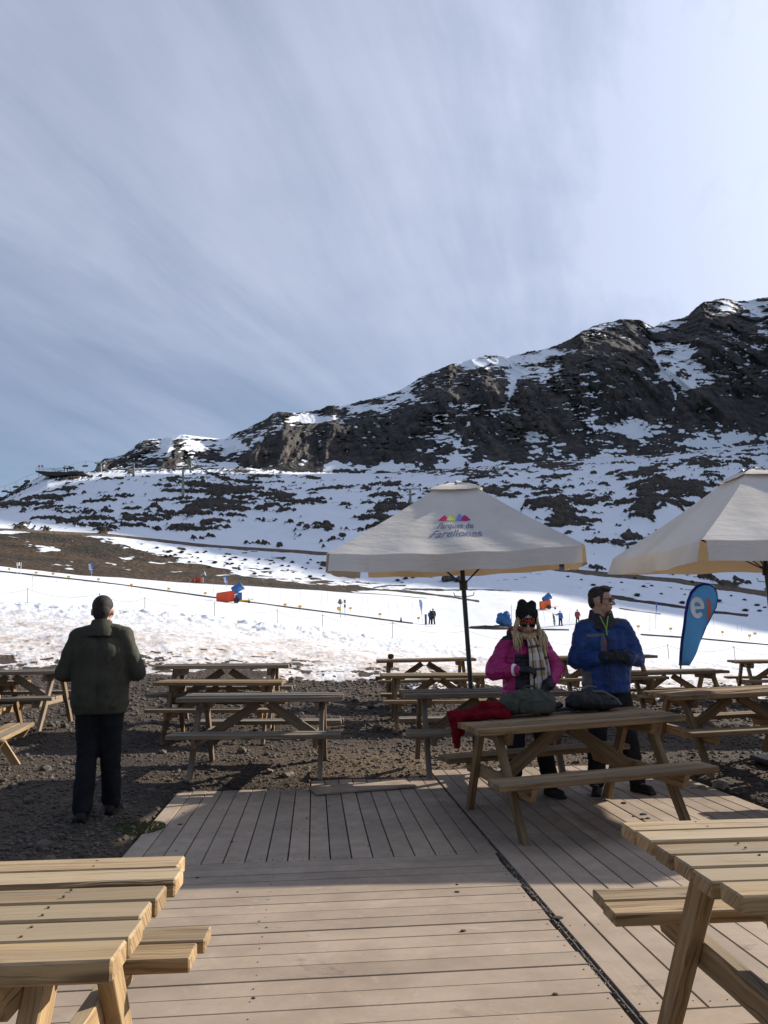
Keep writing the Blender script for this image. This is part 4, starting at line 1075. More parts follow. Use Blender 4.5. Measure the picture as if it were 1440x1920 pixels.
# short wooden post by the two skiers, orange cone
P = on_ground(798, 1171); bm = bmesh.new(); tube(bm, [(0, 0, -.2), (0, 0, 1.15)], 0.13, 10); tube(bm, [(0, 0, 1.15), (0, 0, 1.2)], 0.15, 10)
o = bm_obj('bollard', bm, DARKST, smooth=False); o.location = P; tag(o, 'short thick dark post next to the two standing skiers', 'post')
P = on_ground(752, 1166); bm = bmesh.new(); tube(bm, [(0, 0, 0), (0, 0, .04)], 0.2, 10); tube(bm, [(0, 0, 0.04), (0, 0, .62)], [0.15, 0.03], 10)
o = bm_obj('traffic_cone', bm, plain('dark_orange_cone', (0.25, 0.06, 0.03), 0.6)); o.location = P; tag(o, 'small dark traffic cone at the edge of the long conveyor', 'cone')
# signal posts beside the conveyor
P = on_ground(638, 1158); s_ = thing('sign_post', 'grey post with a pointed hood and a yellow board, middle of the conveyor', 'sign post', P)
bm = bmesh.new(); tube(bm, [(0, 0, -.2), (0, 0, 1.6)], 0.04, 8); bm_obj('post', bm, STEEL, s_)
bm = bmesh.new(); tube(bm, [(0, 0, 1.5), (0, 0, 1.95)], [0.32, 0.10], 6); tube(bm, [(0, 0, 1.4), (0, 0, 1.5)], [0.18, .18], 6); bm_obj('hood', bm, GREYP, s_)
bm = bmesh.new(); box(bm, Tr(-0.15, -0.06, 0.98), 0.42, 0.03, 0.30); bm_obj('board', bm, YEL, s_)
P = on_ground(647, 1157); s_ = thing('signal_post', 'thin grey post with two dark signal lamps on the conveyor', 'signal', P)
bm = bmesh.new(); tube(bm, [(0, 0, -.2), (0, 0, 1.7)], 0.035, 8); bm_obj('post', bm, STEEL, s_)
for z in (1.7, 1.2):
    bm = bmesh.new(); box(bm, Tr(0, -0.03, z), 0.2, 0.16, 0.36, 0.03); bm_obj('lamp_housing', bm, DARKST, s_)
P = on_ground(35.5, 1078); s_ = thing('control_post', 'pale twin post frame with a control box at the upper conveyor', 'control post', P)
for x in (-0.22, 0.22):
    bm = bmesh.new(); tube(bm, [(x, 0, -.2), (x, 0, 1.55)], 0.04, 8); bm_obj('post', bm, POLEW, s_)
bm = bmesh.new(); box(bm, Tr(-0.12, -0.06, 1.35), 0.36, 0.2, 0.4, 0.02); bm_obj('control_box', bm, POLEW, s_)

# ------------------------------------------------------------------ snow cannons
CBLUE = plain('cannon_blue_paint', (0.03, 0.13, 0.36), 0.45, 0.5, var=0.2, scale=3)
CRED = plain('red_safety_pad', (0.62, 0.075, 0.03), 0.6, 0.3, var=0.12, scale=3)
CORA = plain('orange_safety_pad', (0.72, 0.13, 0.03), 0.6, 0.3, var=0.12, scale=3)
def cannon(P, label, pad, yaw, s=1.0, padw=1.9, elev=32, padx=-0.75):
    root = thing('snow_cannon', label, 'snow cannon', P, rot=(0, 0, rad(yaw)), group='fan snow cannons on the slope'); root.scale = (s,)*3
    ax = Matrix.Translation((0.35, 0, 1.55)) @ Matrix.Rotation(rad(-elev), 4, 'Y')
    bm = bmesh.new()
    prof = [(-0.55, 0.30), (-0.52, 0.40), (-0.3, 0.43), (0.0, 0.41), (0.35, 0.44), (0.62, 0.47), (0.66, 0.47), (0.66, 0.40), (0.55, 0.385), (0.2, 0.36), (-0.2, 0.34)]
    rings = tube(bm, [(x, 0, 0) for x, r in prof], [r for x, r in prof], 24, cap=False)
    for v in bm.verts: v.co = ax @ v.co
    b = bm_obj('barrel', bm, CBLUE, root, smooth=True)
    bm = bmesh.new(); tube(bm, [(-0.25, 0, 0), (0.1, 0, 0)], [0.16, 0.12], 12)
    for k in range(8):
        box(bm, Matrix.Rotation(k*math.pi/4, 4, 'X') @ Tr(-0.1, 0, 0.22) @ Matrix.Rotation(rad(35), 4, 'Z'), 0.03, 0.12, 0.24)
    for v in bm.verts: v.co = ax @ v.co
    bm_obj('fan', bm, DARKST, b)
    bm = bmesh.new()
    for k in range(3): tube(bm, [ax @ Vector((0.62-k*0.03, (0.50)*math.cos(a*math.pi/12), 0.5*math.sin(a*math.pi/12))) for a in range(25)], 0.012, 5, cap=False)
    bm_obj('nozzle_ring', bm, STEEL, b)
    bm = bmesh.new()
    for sy in (-1, 1): tube(bm, [(0.3, sy*0.5, 1.5), (0.3, sy*0.5, 1.15), (0.25, sy*0.2, 0.8)], 0.05, 8)
    tube(bm, [(0.25, 0, 0.25), (0.25, 0, 0.85)], 0.11, 10)
    bm_obj('yoke', bm, CBLUE, root)
    bm = bmesh.new(); box(bm, Tr(0.62, 0.0, 0.72), 0.5, 0.5, 0.8, 0.03); bm_obj('control_cabinet', bm, CBLUE, root)
    bm = bmesh.new(); tube(bm, [(-0.6, 0, 0.28), (1.6, 0, 0.28)], 0.06, 8); tube(bm, [(0.3, -0.75, 0.28), (0.3, 0.75, 0.28)], 0.06, 8); tube(bm, [(1.6, 0, 0.28), (2.1, 0, 0.42)], 0.04, 8)
    bm_obj('chassis', bm, YEL, root)
    for sy in (-0.78, 0.78):
        bm = bmesh.new(); tube(bm, [(0.3, sy-0.1, 0.28), (0.3, sy+0.1, 0.28)], 0.3, 16); bm_obj('wheel', bm, BLACKM, root)
    bm = bmesh.new(); tube(bm, [(1.6, 0, -0.05), (1.6, 0, 0.55)], 0.035, 6); tube(bm, [(1.6, -0.05, 0.12), (1.6, 0.05, 0.12)], 0.14, 12); bm_obj('jockey_wheel', bm, BLACKM, root)
    if pad is not None:
        bm = bmesh.new(); box(bm, Tr(padx, -0.45, 0.62) @ Matrix.Rotation(rad(-8), 4, 'Y'), padw, 0.28, 1.15, 0.08)
        for v in bm.verts:
            v.co.x += 0.16*(v.co.z-0.6)*0.6
        bm_obj('safety_pad', bm, pad, root, smooth=True)
cannon(on_ground(438, 1131), 'blue snow cannon with a big red safety pad on the left snow', CRED, 12, 1.05, padx=-0.85)
cannon(on_ground(1022, 1142), 'blue snow cannon on an orange safety pad, seen between the couple', CORA, 15, 1.0, padx=-0.10, padw=1.7)
# small red/grey machine on the far edge
P = on_ground(376, 1092); s_ = thing('snow_lance', 'small far snow machine, red below and pale grey above, on the brown grass', 'snow machine', P)
bm = bmesh.new(); box(bm, Tr(-0.6, 0, 0.45), 1.3, 0.6, 0.7, 0.1); bm_obj('pad', bm, CRED, s_, smooth=True)
bm = bmesh.new(); tube(bm, [(0.3, 0, 0), (0.3, 0, 0.9)], 0.12, 8); tube(bm, [(0.1, 0, 1.15), (0.7, 0, 1.35)], [0.33, 0.38], 14); bm_obj('barrel', bm, STEEL, s_, smooth=True)
# blue machine left of the woman
P = on_ground(944, 1178); s_ = thing('snow_groomer_machine', 'lumpy blue tarpaulin covered machine on dark base behind the woman', 'machine', P); s_.scale = (.68, .68, .80)
bm = bmesh.new()
for (x, y, z, rx, ry, rz) in ((0, 0, 1.15, 1.2, .8, .85), (-0.5, 0, 1.7, .6, .6, .55), (0.55, 0, 1.85, .65, .6, .6), (0.9, -0.1, 1.0, .5, .6, .8), (-0.9, 0, 1.1, .4, .5, .5)): sph(bm, (x, y, z), (rx, ry, rz), 3)
o = bm_obj('tarpaulin', bm, plain('blue_tarpaulin', (0.02, 0.10, 0.27), 0.5, var=0.35, scale=4, bump=0.8, bscale=4, bdist=0.1), s_, smooth=True)
rm = o.modifiers.new('r', 'REMESH'); rm.mode = 'VOXEL'; rm.voxel_size = 0.07; rm.use_smooth_shade = True
tx = bpy.data.textures.new('folds', 'CLOUDS'); tx.noise_scale = 0.35
dm = o.modifiers.new('d', 'DISPLACE'); dm.texture = tx; dm.strength = 0.35; dm.mid_level = 0.5
bm = bmesh.new(); box(bm, Tr(-0.2, 0, 0.22), 3.0, 1.2, 0.5, 0.08); bm_obj('base', bm, DARKST, s_)
bm = bmesh.new(); tube(bm, [(1.35, 0, 0.4), (1.4, 0, 3.4)], 0.05, 8); bm_obj('mast', bm, POLEW, s_)
bm = bmesh.new(); sph(bm, (0, 0, 0), (2.6, 0.7, 0.32), 3)
for v in bm.verts: v.co += Vector((rr2.uniform(-.1, .1), 0, rr2.uniform(-.08, .08)))
o = bm_obj('mud_heap', bm, plain('wet_mud', (0.07, 0.055, 0.045), 0.9, var=0.4, scale=3, bump=0.8, bscale=6, bdist=0.08), smooth=True); o.location = on_ground(912, 1178); tag(o, 'low streak of dark mud in the snow behind the woman in pink', 'mud')

# ------------------------------------------------------------------ chair lift: pylons, station, chairs
PYL = plain('dull_green_steel', (0.20, 0.22, 0.18), 0.6)
def pylon(px, py0, py1, label, Yd=None, wide=3.2):
    B = on_ground(px, py0, 13.1, 17.0) if Yd is None else at(px, py0, Yd)
    Tz = at(px, py1, B.y); h = abs(Tz.z-B.z); lean = (Tz.x-B.x)
    root = thing('lift_pylon', label, 'lift pylon', B, group='chairlift pylons on the hill')
    bm = bmesh.new(); tube(bm, [(0, 0, -1.5), (lean, 0, h)], [0.55, 0.32], 12); bm_obj('mast', bm, PYL, root, smooth=True)
    bm = bmesh.new(); tube(bm, [(lean-wide, 0, h), (lean+wide, 0, h)], 0.17, 8); tube(bm, [(lean-wide*.8, 0, h+1.0), (lean, 0, h-.2), (lean+wide*.8, 0, h+1.0)], 0.08, 6); bm_obj('crossarm', bm, PYL, root)
    for sx in (-1, 1):
        bm = bmesh.new(); tube(bm, [(lean+sx*wide, -1.6, h-0.3), (lean+sx*wide, 1.6, h-0.3)], 0.16, 8)
        for k in range(4): tube(bm, [(lean+sx*wide-.1, -1.3+k*.85, h-0.1), (lean+sx*wide+.1, -1.3+k*.85, h-0.1)], 0.26, 10)
        bm_obj('sheave_train', bm, DARKST, root)
    return B+Vector((lean, 0, h))
pylon(343, 928, 880, 'tall leaning lift pylon standing before the dark rocks of the hill')
pylon(251, 893, 868, 'lift pylon on the hill crest left of the leaning one', wide=2.5)
pylon(189, 886, 868, 'small lift pylon at the foot of the leftmost cliff', wide=2.0)
pylon(769, 948, 917, 'lift pylon peeking above the left slope of the middle umbrella')
pylon(358, 884, 862, 'far lift pylon just above the leaning one', Yd=352, wide=2.0)
# top station on its platform
P = at(118, 893, 322); st = thing('lift_station', 'dark lift top station with a railed platform on the hill crest', 'lift station', P)
uni = 322/F
bm = bmesh.new(); 
prof = [(-45, 8), (-15, 5.5), (10, 4.5), (45, 4.5), (48, 1), (10, -1), (-5, -3), (-20, -1), (-44, 5.5)]
tv_ = [bm.verts.new((x*uni, -4, y*uni)) for x, y in prof]; bv = [bm.verts.new((x*uni, 6, y*uni)) for x, y in prof]
bm.faces.new(tv_); bm.faces.new(bv[::-1])
for i in range(len(prof)): bm.faces.new((tv_[i], bv[i], bv[(i+1) % len(prof)], tv_[(i+1) % len(prof)]))
bm_obj('platform', bm, plain('station_dark', (0.03, 0.028, 0.027), 0.8), st)
bm = bmesh.new()
for x in range(-44, 8, 5): tube(bm, [(x*uni, -4, (8-(x+44)*0.06)*uni), (x*uni, -4, (14-(x+44)*0.06)*uni)], 0.05, 5)
tube(bm, [(-44*uni, -4, 14*uni), (6*uni, -4, 11*uni)], 0.05, 5); tube(bm, [(-44*uni, -4, 11*uni), (6*uni, -4, 8*uni)], 0.03, 5)
bm_obj('railing', bm, DARKST, st)
bm = bmesh.new(); tube(bm, [(-40*uni, -3, 6*uni), (-40*uni, -3, -2.5*uni)], 0.12, 6); bm_obj('support', bm, DARKST, st)
bm = bmesh.new()
box(bm, Tr(8*uni, 0, 15*uni) @ Matrix.Rotation(rad(8), 4, 'Y'), 16*uni, 1.4, 2.0*uni); box(bm, Tr(16*uni, 0, 16.5*uni), 10*uni, 1.5, 2.4*uni)
for x in (2, 8, 21): tube(bm, [(x*uni, 0, 4*uni), (x*uni, 0, 14*uni)], 0.22, 6)
tube(bm, [(1*uni, 0, 20*uni), (14*uni, 0, 19*uni)], 0.10, 5); tube(bm, [(2*uni, 0, 20.5*uni), (3*uni, 0, 14*uni)], 0.12, 5); tube(bm, [(12*uni, 0, 19.5*uni), (10*uni, 0, 14*uni)], 0.12, 5)
bm_obj('drive_frame', bm, DARKST, st)
bm = bmesh.new()
for k in range(6): tube(bm, [((-20+k*3)*uni, 0, (9+k*0.2)*uni), ((-22+k*3.5)*uni, 0, (13.5-k*0.6)*uni)], 0.09, 5)
tube(bm, [(-20*uni, 0, 13.5*uni), (0*uni, 0, 11*uni)], 0.10, 5); bm_obj('return_frame', bm, DARKST, st)
bm = bmesh.new(); box(bm, Tr(32*uni, 1, 7*uni), 16*uni, 3, 3.5*uni); bm_obj('hut', bm, plain('hut_brown', (0.10, 0.085, 0.07), 0.8), st)
for (x, c_, l_) in ((-38, (0.6, 0.06, 0.05), 'small red flag above the lift station platform'), (-32, (0.04, 0.22, 0.35), 'small teal flag next to the red one on the lift station')):
    B = P+Vector((x*uni, -3.5, 8*uni)); f_ = thing('small_flag', l_, 'flag', B)
    bm = bmesh.new(); tube(bm, [(0, 0, 0), (0, 0, 8*uni)], 0.05, 5); bm_obj('pole', bm, DARKST, f_)
    bm = bmesh.new(); box(bm, Tr(-1.2*uni, 0, 9*uni) @ Matrix.Rotation(rad(20), 4, 'Y'), 4*uni, 0.08, 3.5*uni); bm_obj('cloth', bm, plain('fc', c_, 0.8), f_)
# chairs on the line going down to the left, and the haul rope
cpx = [(9, 923, 911), (19, 921, 913), (30, 916, 903), (51, 907, 892), (160, 877, 864)]
proto = None
for i, (x, y, yt) in enumerate(cpx):
    P = at(x, yt, 330+i*2); h = (y-yt)*330/F
    if proto is None:
        proto = thing('lift_chair', '', 'lift chair', P, group='chairs hanging on the lift line')
        bm = bmesh.new(); tube(bm, [(0, 0, 0), (0.1, 0, -h*0.85)], 0.07, 5); bm_obj('hanger', bm, DARKST, proto)
        bm = bmesh.new(); box(bm, Tr(0, 0, -h*0.95), 2.3, 0.6, 0.28); bm_obj('seat', bm, DARKST, proto)
        bm = bmesh.new(); box(bm, Tr(0, 0.25, -h*0.80), 2.3, 0.12, 0.5); bm_obj('backrest', bm, DARKST, proto)
        o = proto
    else: o = copy_tree(proto); o.location = P
    o['label'] = ['lowest lift chair against the sky at the left edge', 'second lowest lift chair against the sky, beside the lowest', 'third lift chair from the left edge, in the sky', 'fourth lift chair from the left edge, highest before the station', 'lift chair hanging right of the lift station before the cliff'][i]
bm = bmesh.new()
A = at(-60, 932, 325); pts = [A, at(9, 911, 330), at(30, 903, 332), at(51, 892, 334), at(90, 880, 328), at(120, 876, 322), at(160, 864, 338), at(189, 868, 340)]
tube(bm, [p-A for p in pts], 0.035, 4, cap=False); o = bm_obj('haul_rope', bm, DARKST); o.location = A; tag(o, 'thin dark haul rope carrying the chairs at the hill crest', 'cable')

# ------------------------------------------------------------------ boulders and shrubs on the snow
ROCK = plain('grey_brown_boulder', (0.075, 0.066, 0.055), 0.9, var=0.4, scale=2.0, bump=1.0, bscale=3.0, bdist=0.15)
def boulder(px, py, w, h, label, seed):
    r = random.Random(seed); P = on_ground(px, py, 9.5); k = P.y/F
    bm = bmesh.new(); sph(bm, (0, 0, h*k*0.35), (w*k/2, w*k/2, h*k*0.65), 3)
    off = Vector((r.uniform(0, 50), r.uniform(0, 50), 0))
    from mathutils import noise as mn
    for v in bm.verts:
        v.co *= 1+0.45*(mn.noise(v.co*1.2+off)) + 0.15*mn.noise(v.co*4+off)
    o = bm_obj('boulder', bm, ROCK, smooth=False); o.location = P; tag(o, label, 'boulder')
boulder(840, 1090, 24, 16, 'rounded boulder in the snow just left of the umbrella pole', 1)
boulder(858, 1091, 16, 9, 'lower boulder half hidden by the umbrella pole', 2)
boulder(1297, 1092, 8, 5, 'small dark rock on the bank above the big flag', 3)
SHRUB = plain('dry_brown_twigs', (0.085, 0.052, 0.032), 0.9, var=0.35, scale=6)
SHRUBD = plain('dark_olive_twigs', (0.045, 0.040, 0.024), 0.9, var=0.35, scale=6)
def shrub_proto(seed, m, n=230):
    r = random.Random(seed); bm = bmesh.new()
    for i in range(n):
        a = r.uniform(0, 6.283); el = r.uniform(0.15, 1.5); L_ = r.uniform(0.55, 1.0)
        d = Vector((math.cos(a)*math.cos(el), math.sin(a)*math.cos(el), math.sin(el)*0.85)); b = Vector((r.uniform(-.3, .3), r.uniform(-.3, .3), 0))
        s = d.cross(Vector((0, 0, 1))).normalized()*r.uniform(0.02, 0.05)
        p1 = b+d*L_*0.6; p2 = b+d*L_
        v = [bm.verts.new(b-s), bm.verts.new(b+s), bm.verts.new(p1+s*1.2), bm.verts.new(p2), bm.verts.new(p1-s*1.2)]
        bm.faces.new(v)
    return bm_obj('shrub', bm, m)
sp = [shrub_proto(s, m) for s, m in ((1, SHRUB), (2, SHRUB), (3, SHRUBD), (4, SHRUBD))]
r = random.Random(12); shr = []
for i in range(64):
    x = r.uniform(255, 615); y0b = np.interp(x, [200, 400, 560, 700], [1007, 1030, 1042, 1052])
    y = y0b+6+r.uniform(0, 1)*np.interp(x, [255, 400, 600], [14, 30, 44])
    shr.append((x, y, r.uniform(3.0, 6.5), r.choice((0, 0, 1, 1, 2))))
for x, y, w in ((1194, 1118, 17), (1239, 1114, 10), (1207, 1100, 11), (1221, 1099, 10), (1113, 1098, 14), (1145, 1103, 9), (1280, 1132, 16), (1348, 1128, 17), (1278, 1105, 7), (1396, 1125, 12), (1420, 1136, 16), (1398, 1146, 18), (1425, 1147, 12), (1435, 1140, 10), (1371, 1118, 8), (1190, 1085, 8), (760, 1086, 14), (745, 1089, 12), (775, 1084, 12), (1065, 1082, 9), (1090, 1088, 8), (1165, 1093, 9), (1285, 1116, 7)):
    shr.append((x, y, w/2.0, 2 if w > 9 else 3))
firsts = set()
def y_mid(x): return float(np.interp(x, [255, 400, 600], [1018, 1051, 1073]))
for i, (x, y, w, k) in enumerate(shr):
    P = on_ground(x, y, 10.3); sc = w*P.y/F
    o = sp[k]
    if k in firsts: o = copy_tree(o)
    firsts.add(k)
    o.location = P; o.scale = (sc*1.15, sc*1.15, sc*r.uniform(0.75, 1.05)); o.rotation_euler = (0, 0, r.uniform(0, 6))
    left = x < 700
    if left:
        zn = 'far left, above the brown grass' if x < 330 else ('above the small red machine' if x < 400 else ('above the red padded cannon' if x < 470 else ('midway between red cannon and umbrella' if x < 545 else 'just left of the umbrella corner')))
        zn += ', upper part' if y < y_mid(x) else ', lower part'
    else: zn = 'under the middle umbrella' if x < 800 else ('right of the middle umbrella pole' if x < 1110 else ('just right of the man in blue' if x < 1260 else 'around and right of the big blue flag'))
    kd = 'dry brown shrub' if k < 2 else ('dark low shrub' if k == 2 else 'tiny dark shrub')
    tag(o, kd + ' on the bank ' + zn, 'shrub', kd + 's ' + zn)
for o in sp:
    if 'label' not in o: bpy.data.objects.remove(o)

# ------------------------------------------------------------------ near ground: gravel stones, clods, leaves
STONE = plain('gravel_stone', (0.085, 0.070, 0.056), 0.9, var=0.5, scale=9.0)
r = random.Random(21); bm = bmesh.new(); nst = 0
base_v = None
tmp = bmesh.new(); q = bmesh.ops.create_icosphere(tmp, subdivisions=1, radius=1.0); tmp.verts.ensure_lookup_table()
bv_ = np.array([v.co[:] for v in tmp.verts]); bf_ = np.array([[v.index for v in f.verts] for f in tmp.faces]); tmp.free()
VV = []; FF = []
rs = np.random.RandomState(5)
while nst < 24000:
    Yd = 4.3+14.0*rs.rand()**1.35; Xd = rs.uniform(-0.52, 0.52)*Yd
    a_ = Xd*math.cos(TH)+Yd*math.sin(TH); b_ = -Xd*math.sin(TH)+Yd*math.cos(TH)
    if -1.32 < a_ < 3.70 and b_ < (8.36 if a_ < -0.05 else (8.77 if a_ < 1.2 else 9.18)): continue
    s = (0.006+0.016*rs.rand()**3)*(1+max(0, Yd-9)*0.10)
    if rs.rand() < 0.012: s *= 2.6
    sc = s*np.array([1+rs.rand()*.6, 1+rs.rand()*.4, .6+.4*rs.rand()])
    an = rs.rand()*6.28; ca, sa = math.cos(an), math.sin(an)
    v = bv_*sc*(1+0.25*(rs.rand(len(bv_), 1)-0.5)); v = np.stack([v[:, 0]*ca-v[:, 1]*sa, v[:, 0]*sa+v[:, 1]*ca, v[:, 2]], 1)
    VV.append(v+np.array([Xd, Yd, ground_z(Xd, Yd)+s*0.3])); FF.append(bf_+nst*len(bv_)); nst += 1
VV = np.concatenate(VV); FF = np.concatenate(FF)
me = bpy.data.meshes.new('gravel'); me.from_pydata(VV.tolist(), [], FF.tolist()); 
o = mesh_obj('gravel', me, STONE, None, smooth=False); tag(o, 'loose dark gravel scattered over the ground between the picnic tables', 'gravel', kind='stuff')
def pebble(px, py, s, name, label, m, cat, flatk=0.5, group=None, seed=0, onz=None):
    from mathutils import noise as mn
    P = gnd(px, py, 0.0) if onz is not None else gnd(px, py, 0.08)
    if onz is None: P.z = ground_z(P.x, P.y)
    bm = bmesh.new(); sph(bm, (0, 0, s*flatk*0.5), (s, s*0.8, s*flatk), 2)
    for v in bm.verts: v.co *= 1+0.5*mn.noise(v.co*(1.2/s)+Vector((seed*3.1, 0, 0)))
    o = bm_obj(name, bm, m); o.location = P; o.rotation_euler = (0, 0, seed); tag(o, label, cat, group)
for i, (x, y, s) in enumerate(((253, 1303, .10), (272, 1305, .08), (240, 1306, .06), (1310, 1462, .12), (1350, 1458, .10), (1285, 1470, .06), (350, 1456, .05), (540, 1448, .07), (505, 1445, .05), (1335, 1472, .07))):
    zn = 'at the back, beside the man in green' if y < 1320 else ('by the right edge of the deck' if x > 1200 else 'just beyond the far left end of the deck')
    pebble(x, y, s, 'stone', 'rough stone on the gravel ' + zn, plain('pale_stone', (0.16, 0.13, 0.10), 0.9, var=0.4), 'stone', group='stones ' + zn, seed=i)
LEAF = plain('dark_debris', (0.045, 0.03, 0.02), 0.9, var=0.4, scale=30)
for i, (x, y, s) in enumerate(((1208, 1528, .030), (1215, 1535, .022), (1205, 1536, .018), (1170, 1507, .025), (1133, 1496, .014), (1188, 1531, .012), (337, 1547, .02), (344, 1525, .014), (857, 1659, .010), (857, 1673, .013), (869, 1746, .013), (486, 1728, .008), (475, 1872, .009), (370, 1646, .012), (445, 1673, .009), (500, 1740, .008), (1031, 1712, .016), (690, 1587, .010), (575, 1534, .010), (1042, 1865, .012), (435, 1579, .012), (330, 1596, .010))):
    zn = 'under the couple\'s table' if x > 1100 and y < 1600 else ('on the far boards laid away from the camera' if y < 1605 else ('on the front boards, right half' if x > 720 else 'on the front boards, left half'))
    pebble(x, y, s, 'debris_crumb', 'dark crumb of dirt on the deck, ' + zn, LEAF, 'crumb', flatk=0.35, group='crumbs ' + zn, seed=i, onz=True)
# dirt packed in the joint between the deck sections
r = random.Random(8); bm = bmesh.new()
pts = [uv2w(1.209+r.uniform(-.001, .001), v, -0.017+r.uniform(-.001, .001)) for v in np.arange(3.2, 8.7, 0.03)]
tube(bm, pts, [0.0165+r.uniform(-.001, .001) for _ in pts], 6)
s_ = uv2w(1.235, 4.42, 0.0); sph(bm, s_, (0.032, 0.026, 0.006), 2)
o = bm_obj('packed_dirt', bm, plain('dark_packed_dirt', (0.035, 0.026, 0.02), 0.95, var=0.6, scale=50)); tag(o, 'dark dirt and grit packed in the wide joint between the deck sections', 'dirt', kind='stuff')
bm = bmesh.new()
for i in range(260):
    v = r.uniform(3.3, 6.2); s = r.uniform(.002, .0055); sph(bm, uv2w(1.209+r.uniform(-.016, .016), v, -0.001), (s, s, s*.7), 1)
bm_obj('grit', bm, plain('pale_grit', (0.22, 0.19, 0.16), 0.9, var=0.6, scale=60), o)
# mossy turf scrap at the deck's left edge
bm = bmesh.new(); r = random.Random(31)
P0 = gnd(272, 1553, 0.0)
for i in range(2600):
    a = r.uniform(0, 6.283); q = math.sqrt(r.random()); x = P0.x-0.05+0.20*q*math.cos(a); y = P0.y+0.24*q*math.sin(a)
    h = r.uniform(.006, .02); d = Vector((r.uniform(-.01, .01), r.uniform(-.01, .01), h)); w = 0.003
    z = max(ground_z(x, y), -0.005 if x*math.cos(TH)+y*math.sin(TH) < -1.3 else 0.0)
    b = Vector((x, y, z)); bm.faces.new([bm.verts.new(b+Vector((-w, 0, 0))), bm.verts.new(b+Vector((w, 0, 0))), bm.verts.new(b+d)])
o = bm_obj('grass', bm, plain('dull_moss', (0.08, 0.09, 0.03), 0.9, var=0.4, scale=20)); tag(o, 'scrap of dull green turf lapping over the left edge of the deck', 'turf', kind='stuff')

# ------------------------------------------------------------------ figures
def clay(name, parts, voxel, m, parent, smooth=4, disp=None, seg=14):
    bm = bmesh.new()
    for p in parts:
        if p[0] == 'c':
            _, a, ra, b, rb_ = p; a = Vector(a); b = Vector(b)
            if (b-a).length > 1e-4: tube(bm, [a, b], [ra, rb_], seg)
            sph(bm, a, ra, 2); sph(bm, b, rb_, 2)
        elif p[0] == 'e':
            R_ = Euler(p[3] if len(p) > 3 else (0, 0, 0)).to_matrix(); sph(bm, p[1], p[2], 3, R_)
        elif p[0] == 'b':
            box(bm, Matrix.Translation(p[1]) @ Euler(p[3] if len(p) > 3 else (0, 0, 0)).to_matrix().to_4x4(), *p[2], bev=min(p[2])*0.25)
    me = bpy.data.meshes.new('t'); bm.to_mesh(me); bm.free()
    o = bpy.data.objects.new('t', me); COL.objects.link(o)
    r_ = o.modifiers.new('r', 'REMESH'); r_.mode = 'VOXEL'; r_.voxel_size = voxel; r_.use_smooth_shade = True
    if smooth:
        s_ = o.modifiers.new('s', 'SMOOTH'); s_.factor = 0.5; s_.iterations = smooth
    for (sc, st) in (disp or []):
        tx = bpy.data.textures.new('folds', 'CLOUDS'); tx.noise_scale = sc; tx.noise_depth = 2
        d_ = o.modifiers.new('d', 'DISPLACE'); d_.texture = tx; d_.strength = st; d_.mid_level = 0.5
    dg = bpy.context.evaluated_depsgraph_get(); dg.update()
    out = bpy.data.meshes.new_from_object(o.evaluated_get(dg)); out.name = name
    bpy.data.objects.remove(o)
    out.materials.clear()
    return mesh_obj(name, out, m, parent)
SKIN = plain('skin', (0.40, 0.235, 0.165), 0.55, 0.4, var=0.08, scale=20)
LIPS = plain('lips', (0.35, 0.10, 0.09), 0.5)
LENS = plain('sunglass_lens', (0.01, 0.008, 0.008), 0.08, 0.6)
GLOVE = plain('black_glove', (0.014, 0.014, 0.016), 0.7, 0.3, var=0.3, scale=30, bump=0.4, bscale=80)
TROUS = plain('black_trousers', (0.013, 0.013, 0.015), 0.85, 0.2, var=0.3, scale=6, bump=0.6, bscale=9, bdist=0.02)
BOOT = plain('black_boots', (0.012, 0.011, 0.011), 0.6, 0.3)
def V3(*a): return Vector(a)
def finger(base, d, n, lens, r, curl):
    """chain of three phalanges from base along d, curling towards -n"""
    out_ = []; p = Vector(base); dd = Vector(d).normalized(); ax = dd.cross(Vector(n)).normalized()
    for i, L_ in enumerate(lens):
        dd = Matrix.Rotation(-curl[i], 3, ax) @ dd
        q = p+dd*L_; out_.append(('c', p, r*(1-.08*i), q, r*(1-.08*(i+1)))); p = q
    return out_
def hand(name, wrist, d, n, side, m, parent, curl=(0.5, 0.7, 0.5), s=1.0, glove=True, voxel=0.0035):
    """d: wrist->fingers, n: back-of-hand normal, side: +1 thumb towards n x d"""
    wrist = Vector(wrist); d = Vector(d).normalized(); n = Vector(n); n = (n-d*n.dot(d)).normalized(); t = n.cross(d)*side
    k = (1.12 if glove else 1.0)*s
    parts = []
    pal = [wrist+d*0.02*k, wrist+d*0.085*k]
    for off in (-0.028, -0.010, 0.010, 0.026):
        parts.append(('c', wrist+d*0.012*k+t*off*0.7*k, 0.015*k, wrist+d*0.085*k+t*off*k, 0.0125*k))
    parts.append(('c', wrist-d*0.03*k, 0.026*k, wrist+d*0.02*k, 0.024*k))
    for off, L_, rr_ in ((0.030, (.040, .024, .018), .0088), (0.010, (.045, .028, .020), .0092), (-0.010, (.042, .026, .019), .0088), (-0.029, (.033, .020, .016), .0078)):
        parts += finger(wrist+d*0.088*k+t*off*k, d+t*off*2.2, n, [x*k for x in L_], rr_*k*(1.08 if glove else 1), curl)
    tb = wrist+d*0.030*k+t*0.030*k
    parts += finger(tb, (d*0.75+t*0.75-n*0.25), n, [.035*k, .028*k, .022*k], .0105*k, (0.15, 0.35, 0.35))
    return clay(name, parts, voxel, m, parent, smooth=2, seg=10)
